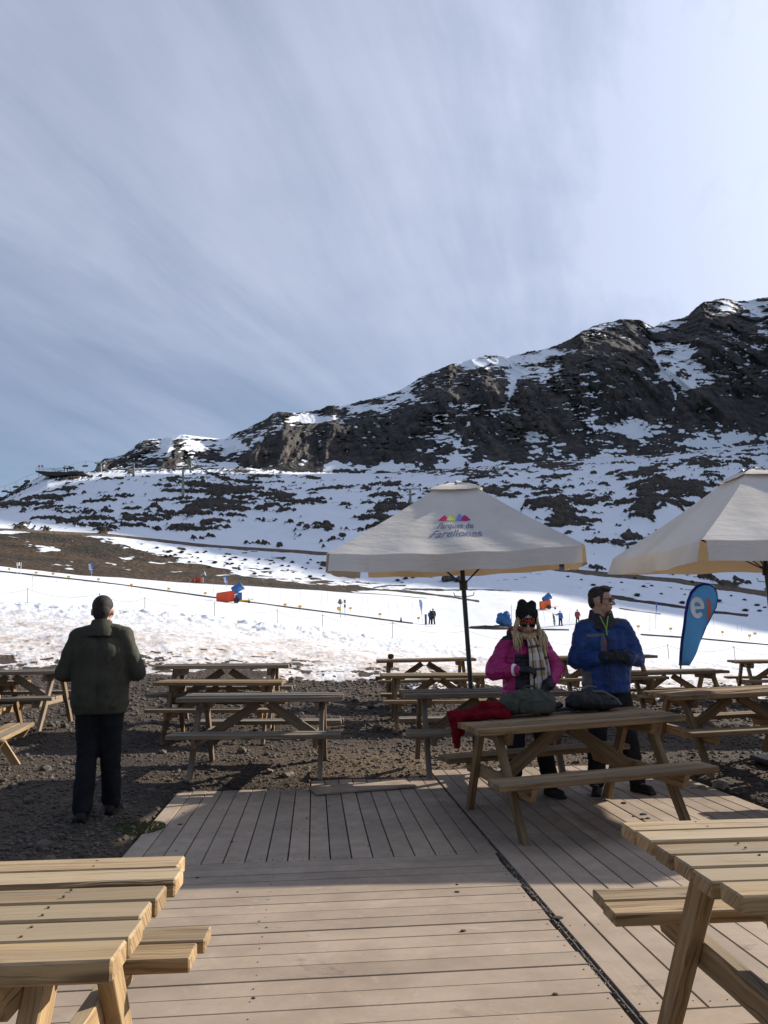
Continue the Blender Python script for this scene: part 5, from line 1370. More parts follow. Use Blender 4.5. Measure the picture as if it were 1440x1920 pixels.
def body_parts(J, skin=0.0, fem=False):
    """one connected figure from joints; skin>0 inflates"""
    k = skin; P = []
    c = lambda a, ra, b, rb_: P.append(('c', J[a] if isinstance(a, str) else a, ra+k, J[b] if isinstance(b, str) else b, rb_+k))
    c('neck', .052, 'headc', .05)
    ch = (J['shL']+J['shR'])/2; pel = (J['hipL']+J['hipR'])/2
    P.append(('e', ch.lerp(pel, .22), (.155+k, .105+k, .17)))
    P.append(('e', ch.lerp(pel, .60), (.135+k, .095+k, .17)))
    P.append(('e', pel+V3(0, 0, .04), (.155+k, .11+k, .13)))
    for s in 'LR':
        c('sh'+s, .058, ch+V3(0, 0, -.02), .07)
        c('sh'+s, .056, 'el'+s, .042); c('el'+s, .042, 'wr'+s, .028)
        c('hip'+s, .088, 'kn'+s, .058); c('kn'+s, .058, 'an'+s, .040)
        c('an'+s, .036, 'toe'+s, .018)
    return P
def head_parts(c, yaw, pitch, s=1.0, roll=0):
    R_ = (Matrix.Rotation(yaw, 3, 'Z') @ Matrix.Rotation(pitch, 3, 'X') @ Matrix.Rotation(roll, 3, 'Y'))
    e_ = R_.to_euler()
    def L(x, y, z): return Vector(c)+R_ @ Vector((x*s, y*s, z*s))
    P = [('e', L(0, .008, .025), (.076*s, .094*s, .095*s), e_), ('e', L(0, -.030, -.045), (.055*s, .055*s, .062*s), e_), ('e', L(0, -.062, -.085), (.026*s, .022*s, .022*s), e_),
         ('c', L(0, -.092, .015), .009*s, L(0, -.112, -.022), .013*s), ('e', L(.012, -.100, -.026), (.010*s, .010*s, .008*s), e_), ('e', L(-.012, -.100, -.026), (.010*s, .010*s, .008*s), e_),
         ('c', L(-.035, -.082, .030), .011*s, L(.035, -.082, .030), .011*s), ('e', L(.045, -.062, -.018), (.020*s, .020*s, .020*s), e_), ('e', L(-.045, -.062, -.018), (.020*s, .020*s, .020*s), e_),
         ('c', L(-.018, -.086, -.056), .008*s, L(.018, -.086, -.056), .008*s),
         ('e', L(.078, .010, -.005), (.010*s, .020*s, .032*s), e_), ('e', L(-.078, .010, -.005), (.010*s, .020*s, .032*s), e_),
         ('c', L(0, .02, -.03), .055*s, L(0, .03, -.12), .052*s)]
    return P, L, R_
def sunglasses(L, R_, parent, m=LENS, s=1.0):
    bm = bmesh.new()
    M = R_.to_4x4()
    for sx in (-1, 1):
        q = sph(bm, (0, 0, 0), 1.0, 3)
        for v in q: v.co = Vector((v.co.x*.029*s, v.co.y*.006*s, (v.co.z*.024-0.004*(abs(v.co.z) > .3)*0)*s))
        Mx = Matrix.Translation(L(sx*.033, -.096, .012)) @ M @ Matrix.Rotation(rad(-sx*12), 4, 'Z')
        for v in q: v.co = Mx @ v.co
    o = bm_obj('sunglasses', bm, m, parent, smooth=True)
    bm = bmesh.new()
    for sx in (-1, 1): tube(bm, [L(sx*.060, -.088, .020), L(sx*.080, -.03, .018), L(sx*.080, .02, .012)], .0028*s, 6)
    tube(bm, [L(-.06, -.090, .022), L(-.01, -.103, .022), L(.01, -.103, .022), L(.06, -.090, .022)], .003*s, 6)
    bm_obj('glasses_frame', bm, m, o); return o
def legs_shoes(J, root, m=TROUS, rt=1.0, hem=0.03, boot=BOOT, crotch=None):
    P = []
    for s in 'LR':
        P += [('c', J['hip'+s]+V3(0, 0, .02), .105*rt, J['kn'+s], .083*rt), ('c', J['kn'+s], .083*rt, J['an'+s]+V3(0, 0, hem), .080*rt)]
    pel = (J['hipL']+J['hipR'])/2
    P.append(('e', pel+V3(0, 0, .05), (.168*rt, .125*rt, .14)))
    clay('trousers', P, .011, m, root, 3, [(0.10, 0.022), (0.035, 0.007)])
    for s in 'LR':
        a, t_ = J['an'+s], J['toe'+s]; d = (t_-a); d.z = 0; d.normalize()
        clay('shoe', [('c', V3(a.x, a.y, .065)-d*.035, .045, V3(a.x, a.y, .11), .05), ('c', V3(a.x, a.y, .045)-d*.04, .043, V3(t_.x, t_.y, .040), .038), ('b', V3((a.x+t_.x)/2, (a.y+t_.y)/2, .014)-d*.01, (.085, .27, .026), (0, 0, math.atan2(d.y, d.x)-math.pi/2))], .007, boot, root, 2)
def J_(**k): return {a: Vector(b) for a, b in k.items()}
HAIRD = plain('dark_brown_hair', (0.018, 0.012, 0.009), 0.6, 0.4, var=0.4, scale=60, bump=0.8, bscale=140, bdist=0.004)

# ---- man in green jacket, seen from behind (built facing -Y, then turned round)
gp = gnd(180, 1546, 0.0); gz_ = ground_z(gp.x, gp.y)
g = thing('person', 'man in a dark green jacket standing with his back to us, hands in front', 'person', (gp.x, gp.y, gz_), (0, 0, rad(184)))
J = J_(headc=(0, .0, 1.61), neck=(0, .0, 1.49), shL=(.195, .01, 1.455), shR=(-.195, .01, 1.455), elL=(.305, -.01, 1.155), elR=(-.295, -.01, 1.15), wrL=(.13, -.24, 1.14), wrR=(-.12, -.25, 1.16),
       hipL=(.095, 0, .92), hipR=(-.095, 0, .92), knL=(.095, -.03, .50), knR=(-.07, -.10, .50), anL=(.105, .04, .08), anR=(-.06, -.22, .09), toeL=(.13, -.12, .03), toeR=(-.07, -.40, .04))
hp, Lh, Rh = head_parts((0, -.005, 1.650), 0, rad(6), 1.08)
clay('body', body_parts(J)+hp, .009, SKIN, g, 3)
def jacket_green():
    m, t = mat('dark_green_cotton')
    co = t.add('ShaderNodeTexCoord').outputs['Object']
    n = t.noise(co, 5, 5, 0.6)
    col = t.mix(t.ramp(n, 0.3, 0.7), (0.036, 0.036, 0.026, 1), (0.056, 0.055, 0.040, 1))
    w = t.noise(t.mapping(co, rot=(0, rad(35), 0), scale=(9, 4, 2.2)), 1.0, 3, 0.5)
    b = t.bump(w, 0.7, 0.018, t.bump(t.noise(co, 300, 2), 0.2, 0.001))
    fin(t, col, 0.85, b, 0.2); return m
GRJ = jacket_green()
P = []
for s in 'LR':
    sx = 1 if s == 'L' else -1
    P += [('c', J['sh'+s]+V3(-sx*.015, 0, 0), .078, J['el'+s], .070), ('c', J['el'+s], .070, J['wr'+s], .048), ('c', J['sh'+s]+V3(-sx*.02, 0, 0), .076, V3(sx*.045, .02, 1.495), .066),
          ('c', V3(sx*.12, .0, 1.36), .11, V3(sx*.115, .0, .92), .115), ('c', V3(sx*.05, .03, 1.36), .12, V3(sx*.06, .02, .90), .125)]
P += [('c', V3(0, .0, 1.34), .13, V3(0, 0, .92), .13), ('c', V3(-.10, 0, .86), .118, V3(.10, 0, .86), .118),
      ('c', V3(-.19, .085, 1.20), .018, V3(-.10, .128, .98), .022), ('c', V3(-.20, .07, 1.08), .018, V3(-.13, .122, .90), .022), ('c', V3(-.12, .115, 1.10), .014, V3(-.04, .142, .93), .018), ('c', V3(.18, .09, 1.16), .014, V3(.10, .13, .96), .016)]
jk = clay('jacket', P, .010, GRJ, g, 6, [(0.16, 0.030), (0.07, 0.008)])
for v in jk.data.vertices:
    if v.co.z < .835: v.co.z = .835+(v.co.z-.835)*.06
bm = bmesh.new(); r1 = []; n = 28
for j, (z, rx, ry, oy) in enumerate(((1.445, .125, .108, .034), (1.495, .112, .102, .032), (1.535, .090, .090, .024), (1.575, .078, .082, .020), (1.578, .072, .076, .020), (1.53, .068, .070, .018))):
    r1.append([bm.verts.new((rx*math.cos(2*math.pi*i/n), oy+ry*math.sin(2*math.pi*i/n), z+0.012*math.sin(2*math.pi*i/n))) for i in range(n)])
for a, b in zip(r1[:-1], r1[1:]):
    for i in range(n): bm.faces.new((a[i], a[(i+1) % n], b[(i+1) % n], b[i]))
bm_obj('collar', bm, GRJ, jk, smooth=True)
legs_shoes(J, g, plain('near_black_jeans', (0.012, 0.013, 0.016), 0.9, 0.15, var=0.3, scale=6, bump=0.6, bscale=8, bdist=0.02), 1.0)
HAIRG = plain('short_dark_hair', (0.020, 0.016, 0.014), 0.7, 0.3, var=0.5, scale=70, bump=0.9, bscale=160, bdist=0.004)
clay('hair', [('e', Lh(0, .018, .040), (.084, .098, .092)), ('e', Lh(0, .055, .0), (.072, .060, .085)), ('e', Lh(0, .05, -.055), (.052, .045, .04))], .006, HAIRG, g, 3, [(0.012, 0.004)])
for s in 'LR':
    sx = 1 if s == 'L' else -1
    hand('hand', J['wr'+s]+V3(-sx*.015, -.02, 0), V3(-sx*.75, -.6, .05), V3(sx*.1, -.3, .9), sx, SKIN, g, (0.7, 0.8, 0.5), glove=False)

# ---- woman in pink jacket
wx = (974-720)/F*7.66
w = thing('person', 'woman in a pink and black ski jacket and black beanie, looking down at her gloves', 'person', (wx, 7.66, 0.0), (0, 0, rad(4)))
J = J_(headc=(.02, -.06, 1.50), neck=(.01, -.01, 1.40), shL=(.165, .0, 1.34), shR=(-.165, .0, 1.34), elL=(.285, -.04, 1.10), elR=(-.305, -.06, 1.10), wrL=(.165, -.20, 0.985), wrR=(-.14, -.27, 1.125),
       hipL=(.09, 0, .88), hipR=(-.09, 0, .88), knL=(.13, -.04, .48), knR=(-.11, -.02, .48), anL=(.20, .04, .08), anR=(-.14, .03, .08), toeL=(.25, -.11, .03), toeR=(-.18, -.12, .03))
hp, Lw, Rw = head_parts((.02, -.075, 1.545), rad(-6), rad(24), 1.06)
clay('body', body_parts(J, -.006)+hp, .008, SKIN, w, 2)
def pink_jacket():
    m, t = mat('pink_and_black_nylon')
    co = t.add('ShaderNodeTexCoord').outputs['Object']; sp_ = t.add('ShaderNodeSeparateXYZ', ins={0: co})
    x, y, z = sp_.outputs[0], sp_.outputs[1], sp_.outputs[2]
    wob = t.math('MULTIPLY', t.math('SUBTRACT', t.noise(co, 6, 2), 0.5), 0.03)
    xx = t.math('ADD', x, wob)
    # black front panel, right of the zip from the wearer's side
    pan = t.math('MULTIPLY', t.math('GREATER_THAN', xx, -0.115), t.math('LESS_THAN', xx, 0.20))
    pan = t.math('MULTIPLY', pan, t.math('LESS_THAN', z, 1.255)); pan = t.math('MULTIPLY', pan, t.math('LESS_THAN', y, -0.02))
    pan = t.math('MULTIPLY', pan, t.math('GREATER_THAN', t.math('ADD', xx, t.math('MULTIPLY', z, 0.0)), -0.115))
    n = t.noise(co, 12, 5, 0.6)
    pk = t.mix(t.ramp(n, 0.3, 0.7), (0.31, 0.011, 0.105, 1), (0.42, 0.018, 0.155, 1))
    epa = t.math('MULTIPLY', t.math('GREATER_THAN', z, 1.385), t.math('LESS_THAN', x, -0.115))
    bk = t.math('MAXIMUM', pan, epa)
    col = t.mix(bk, pk, (0.018, 0.010, 0.020, 1))
    q = t.add('ShaderNodeTexWave', wave_type='BANDS', bands_direction='Z', ins={'Scale': 7.0, 'Distortion': 2.5, 'Detail': 2.0, 'Detail Scale': 2.0}); t.l.new(co, q.inputs['Vector'])
    b = t.bump(q.outputs['Fac'], 0.35, 0.012, t.bump(t.noise(co, 22, 4), 0.7, 0.010))
    fin(t, col, 0.5, b, 0.4); return m
P = []
for s in 'LR':
    sx = 1 if s == 'L' else -1
    P += [('c', J['sh'+s]+V3(-sx*.015, 0, 0), .082, J['el'+s], .080), ('c', J['el'+s], .078, J['wr'+s], .052), ('c', J['sh'+s]+V3(-sx*.02, 0, .0), .080, V3(sx*.04, .0, 1.37), .075),
          ('c', V3(sx*.09, .0, 1.27), .112, V3(sx*.085, .0, .86), .125)]
P += [('c', V3(0, -.01, 1.27), .125, V3(0, -.01, .86), .135)]
PJ = pink_jacket()
jk = clay('jacket', P, .010, PJ, w, 4, [(0.10, 0.036), (0.035, 0.014)])
for v in jk.data.vertices:
    if v.co.z < .80: v.co.z = .80+(v.co.z-.80)*.06
clay('hood', [('c', V3(-.11, .03, 1.44), .045, V3(-.05, .10, 1.46), .055), ('c', V3(-.05, .10, 1.46), .055, V3(.07, .10, 1.45), .055), ('c', V3(.07, .10, 1.45), .055, V3(.13, .03, 1.42), .045)], .009, PJ, jk, 3, [(0.06, 0.02)])
bm = bmesh.new()
for pts in (((.300, -.115, 1.10), (.325, -.105, 1.075), (.305, -.13, 1.065)), ((.305, -.13, 1.065), (.295, -.155, 1.035), (.270, -.165, 1.03))): tube(bm, [Vector(p) for p in pts], .004, 5)
bm_obj('sleeve_mark', bm, plain('yellow_green_mark', (0.45, 0.38, 0.08), 0.6), jk)
legs_shoes(J, w, TROUS, .93)
# beanie with two corners, lettering on the cuff
bp = [('e', Lw(0, .010, .075), (.087, .098, .078), Rw.to_euler()), ('c', Lw(-.034, .02, .120), .056, Lw(-.038, .030, .150), .046), ('c', Lw(.034, .02, .120), .054, Lw(.046, .030, .142), .042)]
KNIT = plain('black_knit', (0.013, 0.012, 0.012), 0.95, 0.2, var=0.4, scale=50, bump=0.8, bscale=120, bdist=0.004)
bn = clay('beanie', bp, .007, KNIT, w, 3, [(0.03, 0.008)])
bm = bmesh.new(); n = 32; rings = []
for (z, k) in ((.038, .99), (.036, 1.045), (.062, 1.055), (.094, 1.03), (.096, .97)):
    rings.append([bm.verts.new(Lw(.089*k*math.cos(2*math.pi*i/n)*1.02, .008+.101*k*math.sin(2*math.pi*i/n)*1.02, z+.006*math.sin(2*math.pi*i/n))) for i in range(n)])
for a, b in zip(rings[:-1], rings[1:]):
    for i in range(n): bm.faces.new((a[i], a[(i+1) % n], b[(i+1) % n], b[i]))
cf = bm_obj('cuff', bm, KNIT, bn, smooth=True)
def wrap_cuff(body, size, zoff, m):
    me = text_mesh(body, 0, bold=0.03)
    for v in me.vertices:
        x = v.co.x*size; z = zoff+(v.co.y-0.35)*size*1.15
        a = -math.pi/2+x/.097
        v.co = Lw(.097*math.cos(a)*1.03, .008+.1125*math.sin(a)*1.0, z+.006*math.sin(a))
    mesh_obj('lettering', me, m, cf, smooth=False)
wrap_cuff('CHILE', .040, .058, plain('red_thread', (0.60, 0.07, 0.03), 0.7)); 
bm = bmesh.new()
for i, (x, h) in enumerate(((-.022, .010), (-.010, .020), (.0, .026), (.010, .018), (.022, .011))):
    a = -math.pi/2+x/.097; p = lambda z: Lw(.097*math.cos(a)*1.04, .008+.1125*math.sin(a), z)
    tube(bm, [p(.078), p(.078+h)], .0032, 5)
bm_obj('emblem', bm, WHITEP, cf)
sunglasses(Lw, Rw, w, s=1.0)
bm = bmesh.new(); tube(bm, [Lw(-.018, -.093, -.050), Lw(0, -.097, -.052), Lw(.018, -.093, -.050)], [.003, .005, .003], 6); bm_obj('lips', bm, LIPS, w)
# blonde hair falling over both shoulders
def hair_mat():
    m, t = mat('blonde_hair')
    co = t.add('ShaderNodeTexCoord').outputs['Object']
    n = t.noise(t.mapping(co, scale=(60, 60, 6)), 1.0, 4, 0.6)
    col = t.mix(t.ramp(n, 0.3, 0.7), (0.24, 0.16, 0.08, 1), (0.62, 0.48, 0.28, 1))
    fin(t, col, 0.5, t.bump(n, 0.6, 0.006), 0.4); return m
BL = hair_mat(); r = random.Random(5); bm = bmesh.new()
for i in range(170):
    sx = r.choice((-1, 1, 1)); a = r.uniform(-.9, .7)
    p0 = Lw(sx*.082*math.cos(a*.6), -.045+.075*(a+.3), .045+r.uniform(-.02, .02))
    p1 = Lw(sx*(.092+r.uniform(0, .018)), -.020+.05*a, -.05)
    drop = r.uniform(.08, .19)*(1.0 if sx > 0 else .8)
    p2 = V3(.02+sx*(.105+r.uniform(-.015, .035)), -.115+.05*a, 1.44+r.uniform(-.02, .02)); p3 = p2+V3(sx*r.uniform(-.03, .02)+(.02 if sx > 0 else 0), r.uniform(-.04, .005), -drop)
    tube(bm, [p0, p1, p2, p2.lerp(p3, .5)+V3(r.uniform(-.008, .008), -.012, 0), p3], [.006, .0075, .0075, .006, .002], 5)
bm_obj('hair', bm, BL, w, smooth=True)
# plaid scarf
def plaid():
    m, t = mat('beige_plaid_wool')
    u_ = t.add('ShaderNodeSeparateXYZ', ins={0: t.add('ShaderNodeUVMap').outputs[0]})
    base = (0.42, 0.28, 0.155, 1)
    def bandm(v, per, off, w_):
        f = t.math('FRACT', t.math('ADD', t.math('DIVIDE', v, per), off)); return t.math('LESS_THAN', f, w_)
    x, y = u_.outputs[0], u_.outputs[1]
    c = base
    lo = t.math('MULTIPLY', t.math('GREATER_THAN', x, 0.08), 1.0)
    c = t.mix(t.math('MULTIPLY', bandm(x, .20, .1, .32), .75), c, (0.62, 0.58, 0.52, 1))
    c = t.mix(t.math('MULTIPLY', bandm(y, .085, .2, .30), .75), c, (0.66, 0.62, 0.56, 1))
    c = t.mix(t.math('MULTIPLY', bandm(y, .085, .55, .18), .9), c, (0.035, 0.03, 0.05, 1))
    c = t.mix(t.math('MULTIPLY', bandm(x, .20, .45, .12), .85), c, (0.04, 0.03, 0.05, 1))
    fin(t, c, 0.9, t.bump(t.noise(None, 300, 2), 0.3, 0.002), 0.2); return m
def ribbon(name, path, wd, m, parent, thick=.012, nrm=(0, -1, 0), v0=0):
    bm = bmesh.new(); uvl = bm.loops.layers.uv.new(); pts = [Vector(p) for p in path]; n = 8; rows = []; L_ = 0; ls = []
    for i, p in enumerate(pts):
        if i: L_ += (p-pts[i-1]).length
        ls.append(L_); t_ = (pts[min(i+1, len(pts)-1)]-pts[max(i-1, 0)]).normalized(); s_ = t_.cross(Vector(nrm)).normalized()
        rows.append([bm.verts.new(p+s_*wd[i]*(k/n-.5)+Vector(nrm)*(.010*math.sin(k*1.9+i*.5)+.006*math.sin(k*3.1))) for k in range(n+1)])
    for i in range(len(rows)-1):
        for k in range(n):
            f = bm.faces.new((rows[i][k], rows[i][k+1], rows[i+1][k+1], rows[i+1][k]))
            for lp, (a, b) in zip(f.loops, ((i, k), (i, k+1), (i+1, k+1), (i+1, k))): lp[uvl].uv = (v0+ls[a], b/n*.17)
    o = bm_obj(name, bm, m, parent, smooth=True); sd = o.modifiers.new('t', 'SOLIDIFY'); sd.thickness = thick; sd.offset = 0
    ss = o.modifiers.new('s', 'SUBSURF'); ss.levels = 1; ss.render_levels = 1; return o
PL = plaid()
sc1 = ribbon('scarf', [(.03, -.125, 1.43), (.05, -.165, 1.36), (.065, -.185, 1.27), (.07, -.19, 1.16), (.075, -.185, 1.05), (.08, -.175, .94), (.085, -.165, .86)], [.08, .10, .125, .14, .145, .15, .15], PL, w)
ribbon('scarf_end', [(.08, -.15, 1.40), (.115, -.165, 1.30), (.135, -.175, 1.20), (.145, -.17, 1.10), (.15, -.165, 1.02)], [.06, .07, .085, .09, .09], PL, sc1, v0=.13)
clay('scarf_loop', [('c', V3(-.06, -.09, 1.425), .030, V3(.02, -.135, 1.405), .034), ('c', V3(.02, -.135, 1.405), .034, V3(.10, -.09, 1.43), .032), ('c', V3(.10, -.09, 1.43), .032, V3(.13, .0, 1.45), .028), ('c', V3(-.06, -.09, 1.425), .030, V3(-.09, .0, 1.45), .026)], .008, plain('beige_wool', (0.42, 0.29, 0.16), 0.9, var=0.3, scale=25, bump=0.6, bscale=60), sc1, 2, [(0.03, 0.012)])
hand('glove', J['wrR']+V3(.012, -.012, .0), V3(.95, -.20, .02), V3(.1, -.5, .85), 1, GLOVE, w, (0.6, 0.9, 0.6), s=1.08)
hand('glove', J['wrL']+V3(-.012, -.012, -.01), V3(-.65, -.45, -.60), V3(.4, -.85, .1), 1, GLOVE, w, (0.5, 0.6, 0.4), s=1.08)
bm = bmesh.new(); tube(bm, [J['wrR']+V3(-.022, .008, 0), J['wrR']+V3(-.004, -.004, 0)], [.055, .052], 16); bm_obj('white_cuff', bm, WHITEP, w, smooth=True)

# ---- man in blue jacket, head turned to his left
mx_ = (1124-720)/F*7.78
b_ = thing('person', 'dark haired man in a blue ski jacket and sunglasses, looking to the right', 'person', (mx_, 7.78, 0.0), (0, 0, rad(2)))
J = J_(headc=(-.02, -.02, 1.65), neck=(-.02, .0, 1.53), shL=(.19, .0, 1.475), shR=(-.20, .0, 1.475), elL=(.285, -.03, 1.195), elR=(-.285, -.04, 1.185), wrL=(.11, -.255, 1.22), wrR=(-.055, -.265, 1.215),
       hipL=(.10, 0, .95), hipR=(-.10, 0, .95), knL=(.16, -.02, .52), knR=(-.12, -.03, .52), anL=(.235, .03, .08), anR=(-.14, .02, .08), toeL=(.30, -.12, .03), toeR=(-.19, -.13, .03))
hp, Lb, Rb = head_parts((-.02, -.03, 1.722), rad(62), rad(2), 1.08)
clay('body', body_parts(J)+hp, .008, SKIN, b_, 2)
def blue_jacket():
    m, t = mat('royal_blue_nylon')
    co = t.add('ShaderNodeTexCoord').outputs['Object']; sp_ = t.add('ShaderNodeSeparateXYZ', ins={0: co})
    x, y, z = sp_.outputs[0], sp_.outputs[1], sp_.outputs[2]
    n = t.noise(co, 12, 5, 0.6); wob = t.math('MULTIPLY', t.math('SUBTRACT', t.noise(co, 9, 2), 0.5), 0.04)
    bl = t.mix(t.ramp(n, 0.3, 0.7), (0.006, 0.030, 0.125, 1), (0.010, 0.048, 0.20, 1))
    yoke = t.math('GREATER_THAN', t.math('ADD', t.math('ADD', z, wob), t.math('MULTIPLY', t.math('ABSOLUTE', x), -0.15)), 1.505)
    def rect(x0, x1, z0, z1):
        a = t.math('MULTIPLY', t.math('GREATER_THAN', t.math('ADD', x, wob), x0), t.math('LESS_THAN', t.math('ADD', x, wob), x1))
        b = t.math('MULTIPLY', t.math('GREATER_THAN', t.math('ADD', z, wob), z0), t.math('LESS_THAN', t.math('ADD', z, wob), z1))
        return t.math('MULTIPLY', t.math('MULTIPLY', a, b), t.math('LESS_THAN', y, 0.02))
    gr = t.math('MAXIMUM', rect(-.19, -.03, 1.395, 1.425), t.math('MAXIMUM', rect(-.075, -.030, 1.24, 1.42), rect(-.30, -.165, .80, 1.09)))
    col = t.mix(yoke, bl, (0.035, 0.035, 0.045, 1)); col = t.mix(gr, col, (0.115, 0.115, 0.135, 1))
    rd_ = rect(-.045, -.030, 1.27, 1.36); col = t.mix(rd_, col, (0.30, 0.07, 0.05, 1))
    b = t.bump(t.noise(co, 18, 4), 0.8, 0.014, t.bump(t.noise(t.mapping(co, scale=(3, 3, 12)), 2.0, 3), 0.5, 0.02))
    fin(t, col, 0.55, b, 0.35); return m
BJ = blue_jacket(); P = []
for s in 'LR':
    sx = 1 if s == 'L' else -1
    P += [('c', J['sh'+s]+V3(-sx*.015, 0, 0), .086, J['el'+s], .080), ('c', J['el'+s], .078, J['wr'+s], .055), ('c', J['sh'+s]+V3(-sx*.02, 0, 0), .084, V3(sx*.05-.01, .0, 1.52), .07),
          ('c', V3(sx*.105, .0, 1.38), .118, V3(sx*.10, .0, .97), .128), ('c', V3(sx*.10, 0, .94), .125, V3(0, 0, .94), .135)]
P += [('c', V3(0, -.01, 1.38), .13, V3(0, -.01, .97), .14)]
jk = clay('jacket', P, .010, BJ, b_, 4, [(0.11, 0.038), (0.04, 0.015)])
for v in jk.data.vertices:
    if v.co.z < .89: v.co.z = .89+(v.co.z-.89)*.06
bm = bmesh.new(); n = 30; rings = []
for (z, rx, ry) in ((1.50, .135, .115), (1.555, .122, .105), (1.635, .104, .094), (1.64, .094, .084), (1.59, .088, .078)):
    rings.append([bm.verts.new((-.02+rx*math.cos(2*math.pi*i/n), .005+ry*math.sin(2*math.pi*i/n), z-0.055*max(0, -math.sin(2*math.pi*i/n))**3+.012*math.sin(i*1.3))) for i in range(n)])
for a, b in zip(rings[:-1], rings[1:]):
    for i in range(n): bm.faces.new((a[i], a[(i+1) % n], b[(i+1) % n], b[i]))
cl2 = bm_obj('collar', bm, plain('grey_black_fleece', (0.030, 0.030, 0.038), 0.9, var=0.3, scale=30, bump=0.5), jk, smooth=True)
bm = bmesh.new(); tube(bm, [(-.055, -.088, 1.585), (-.040, -.118, 1.53), (-.022, -.146, 1.47), (-.018, -.152, 1.41)], .005, 6); tube(bm, [(.02, -.088, 1.585), (.0, -.118, 1.53), (-.018, -.148, 1.47)], .005, 6)
bm_obj('zip', bm, plain('lime_zip', (0.30, 0.46, 0.06), 0.5), jk)
bm = bmesh.new(); tube(bm, [(-.012, -.149, 1.42), (-.01, -.160, 1.25), (-.01, -.158, 1.05), (-.01, -.152, .90)], .004, 6); bm_obj('front_zip', bm, BLACKM, jk)
legs_shoes(J, b_, TROUS, 1.0)
clay('hair', [('e', Lb(0, .022, .052), (.083, .099, .085), Rb.to_euler()), ('e', Lb(0, .060, .005), (.071, .056, .085), Rb.to_euler()), ('c', Lb(-.045, -.040, .103), .020, Lb(.045, -.040, .103), .020), ('c', Lb(-.074, -.022, .045), .013, Lb(-.076, -.018, -.015), .009), ('c', Lb(.074, -.022, .045), .013, Lb(.076, -.018, -.015), .009), ('e', Lb(0, -.03, .105), (.06, .06, .035), Rb.to_euler())], .006, HAIRD, b_, 3, [(0.015, 0.006)])
clay('beard', [('e', Lb(0, -.058, -.083), (.035, .027, .022), Rb.to_euler())], .005, plain('stubble', (0.14, 0.085, 0.06), 0.8, var=0.4, scale=120), b_, 2)
sunglasses(Lb, Rb, b_, plain('amber_sunglass', (0.05, 0.014, 0.008), 0.08, 0.6), s=1.05)
hand('glove', J['wrR']+V3(.0, -.01, 0), V3(.9, -.30, .10), V3(-.1, -.8, .55), 1, GLOVE, b_, (0.7, 0.9, 0.6), s=1.12)
hand('glove', J['wrL']+V3(.0, -.012, 0), V3(-.9, -.35, .10), V3(.1, -.8, .55), -1, GLOVE, b_, (0.8, 0.9, 0.6), s=1.12)
clay('glove_cuffs', [('c', J['wrR']+V3(-.03, .02, 0), .060, J['wrR']+V3(.015, -.01, 0), .052), ('c', J['wrL']+V3(.03, .02, 0), .060, J['wrL']+V3(-.015, -.01, 0), .052)], .008, GLOVE, b_, 2)

# ---- distant people
def far_person(P, label, jac, yaw, arm='down', h=1.72, board_=False, lean=0):
    o = thing('person', label, 'person', P, (0, 0, rad(yaw)))
    up = 1.05 if arm == 'down' else 1.35
    J = J_(headc=(0, -.01, 1.57), neck=(0, 0, 1.45), shL=(.19, 0, 1.40), shR=(-.19, 0, 1.40), elL=(.27, .0, 1.12), elR=(-.28, -.02, 1.14), wrL=(.26, -.12, .92), wrR=(-.30, -.15, .95),
           hipL=(.09, 0, .9), hipR=(-.09, 0, .9), knL=(.13, -.03, .48), knR=(-.12, -.03, .48), anL=(.17, .03, .08), anR=(-.15, .02, .08), toeL=(.2, -.14, .03), toeR=(-.18, -.14, .03))
    if arm == 'out': J['elR'] = V3(-.42, -.05, 1.22); J['wrR'] = V3(-.62, -.10, 1.32)
    if arm == 'front': J['wrL'] = V3(.08, -.25, 1.12); J['wrR'] = V3(-.08, -.25, 1.12)
    hp, Lf, Rf = head_parts((0, -.02, 1.60), 0, 0, .98)
    clay('body', body_parts(J)+hp, .02, SKIN, o, 2)
    P_ = []
    for s in 'LR':
        sx = 1 if s == 'L' else -1
        P_ += [('c', J['sh'+s], .085, J['el'+s], .075), ('c', J['el'+s], .072, J['wr'+s], .055), ('c', J['sh'+s], .085, V3(0, 0, 1.42), .09), ('c', V3(sx*.09, 0, 1.32), .12, V3(sx*.09, 0, .88), .13)]
    clay('jacket', P_, .018, jac, o, 2); 
    P_ = []
    for s in 'LR': P_ += [('c', J['hip'+s], .115, J['kn'+s], .09), ('c', J['kn'+s], .09, J['an'+s], .085)]
    clay('trousers', P_, .018, TROUS, o, 2)
    clay('helmet', [('e', Lf(0, .01, .045), (.105, .12, .105))], .02, BLACKM, o, 2)
    for s in 'LR':
        clay('boot', [('c', J['an'+s], .075, J['toe'+s], .06)], .02, BLACKM, o, 1)
        hand('glove', J['wr'+s], V3(0, -.2, -1) if arm != 'out' or s == 'L' else V3(-1, -.2, -.2), V3(1 if s == 'L' else -1, 0, 0), 1, GLOVE, o, s=1.1, voxel=.006)
    o.scale = (h/1.72,)*3
    return o
NAVYJ = plain('navy_ski_jacket', (0.016, 0.035, 0.17), 0.7); BLKJ = plain('black_ski_jacket', (0.015, 0.016, 0.02), 0.7); BLJ2 = plain('bright_blue_ski_jacket', (0.025, 0.09, 0.33), 0.7)
REDJ = plain('dark_red_ski_jacket', (0.22, 0.03, 0.03), 0.7)
far_person(on_ground(806.5, 1171), 'distant person in a navy blue jacket standing by the pale teardrop flag', NAVYJ, 150, h=1.62)
far_person(on_ground(812.5, 1170.5), 'distant person in black standing right beside the one in navy', BLKJ, 190, h=1.85)
q = on_ground(1052, 1173); far_person(q, 'distant person in a bright blue jacket holding an upright snowboard', BLJ2, 10, 'out', h=1.75)
qb = q+Vector((-.72, -.12, 0))
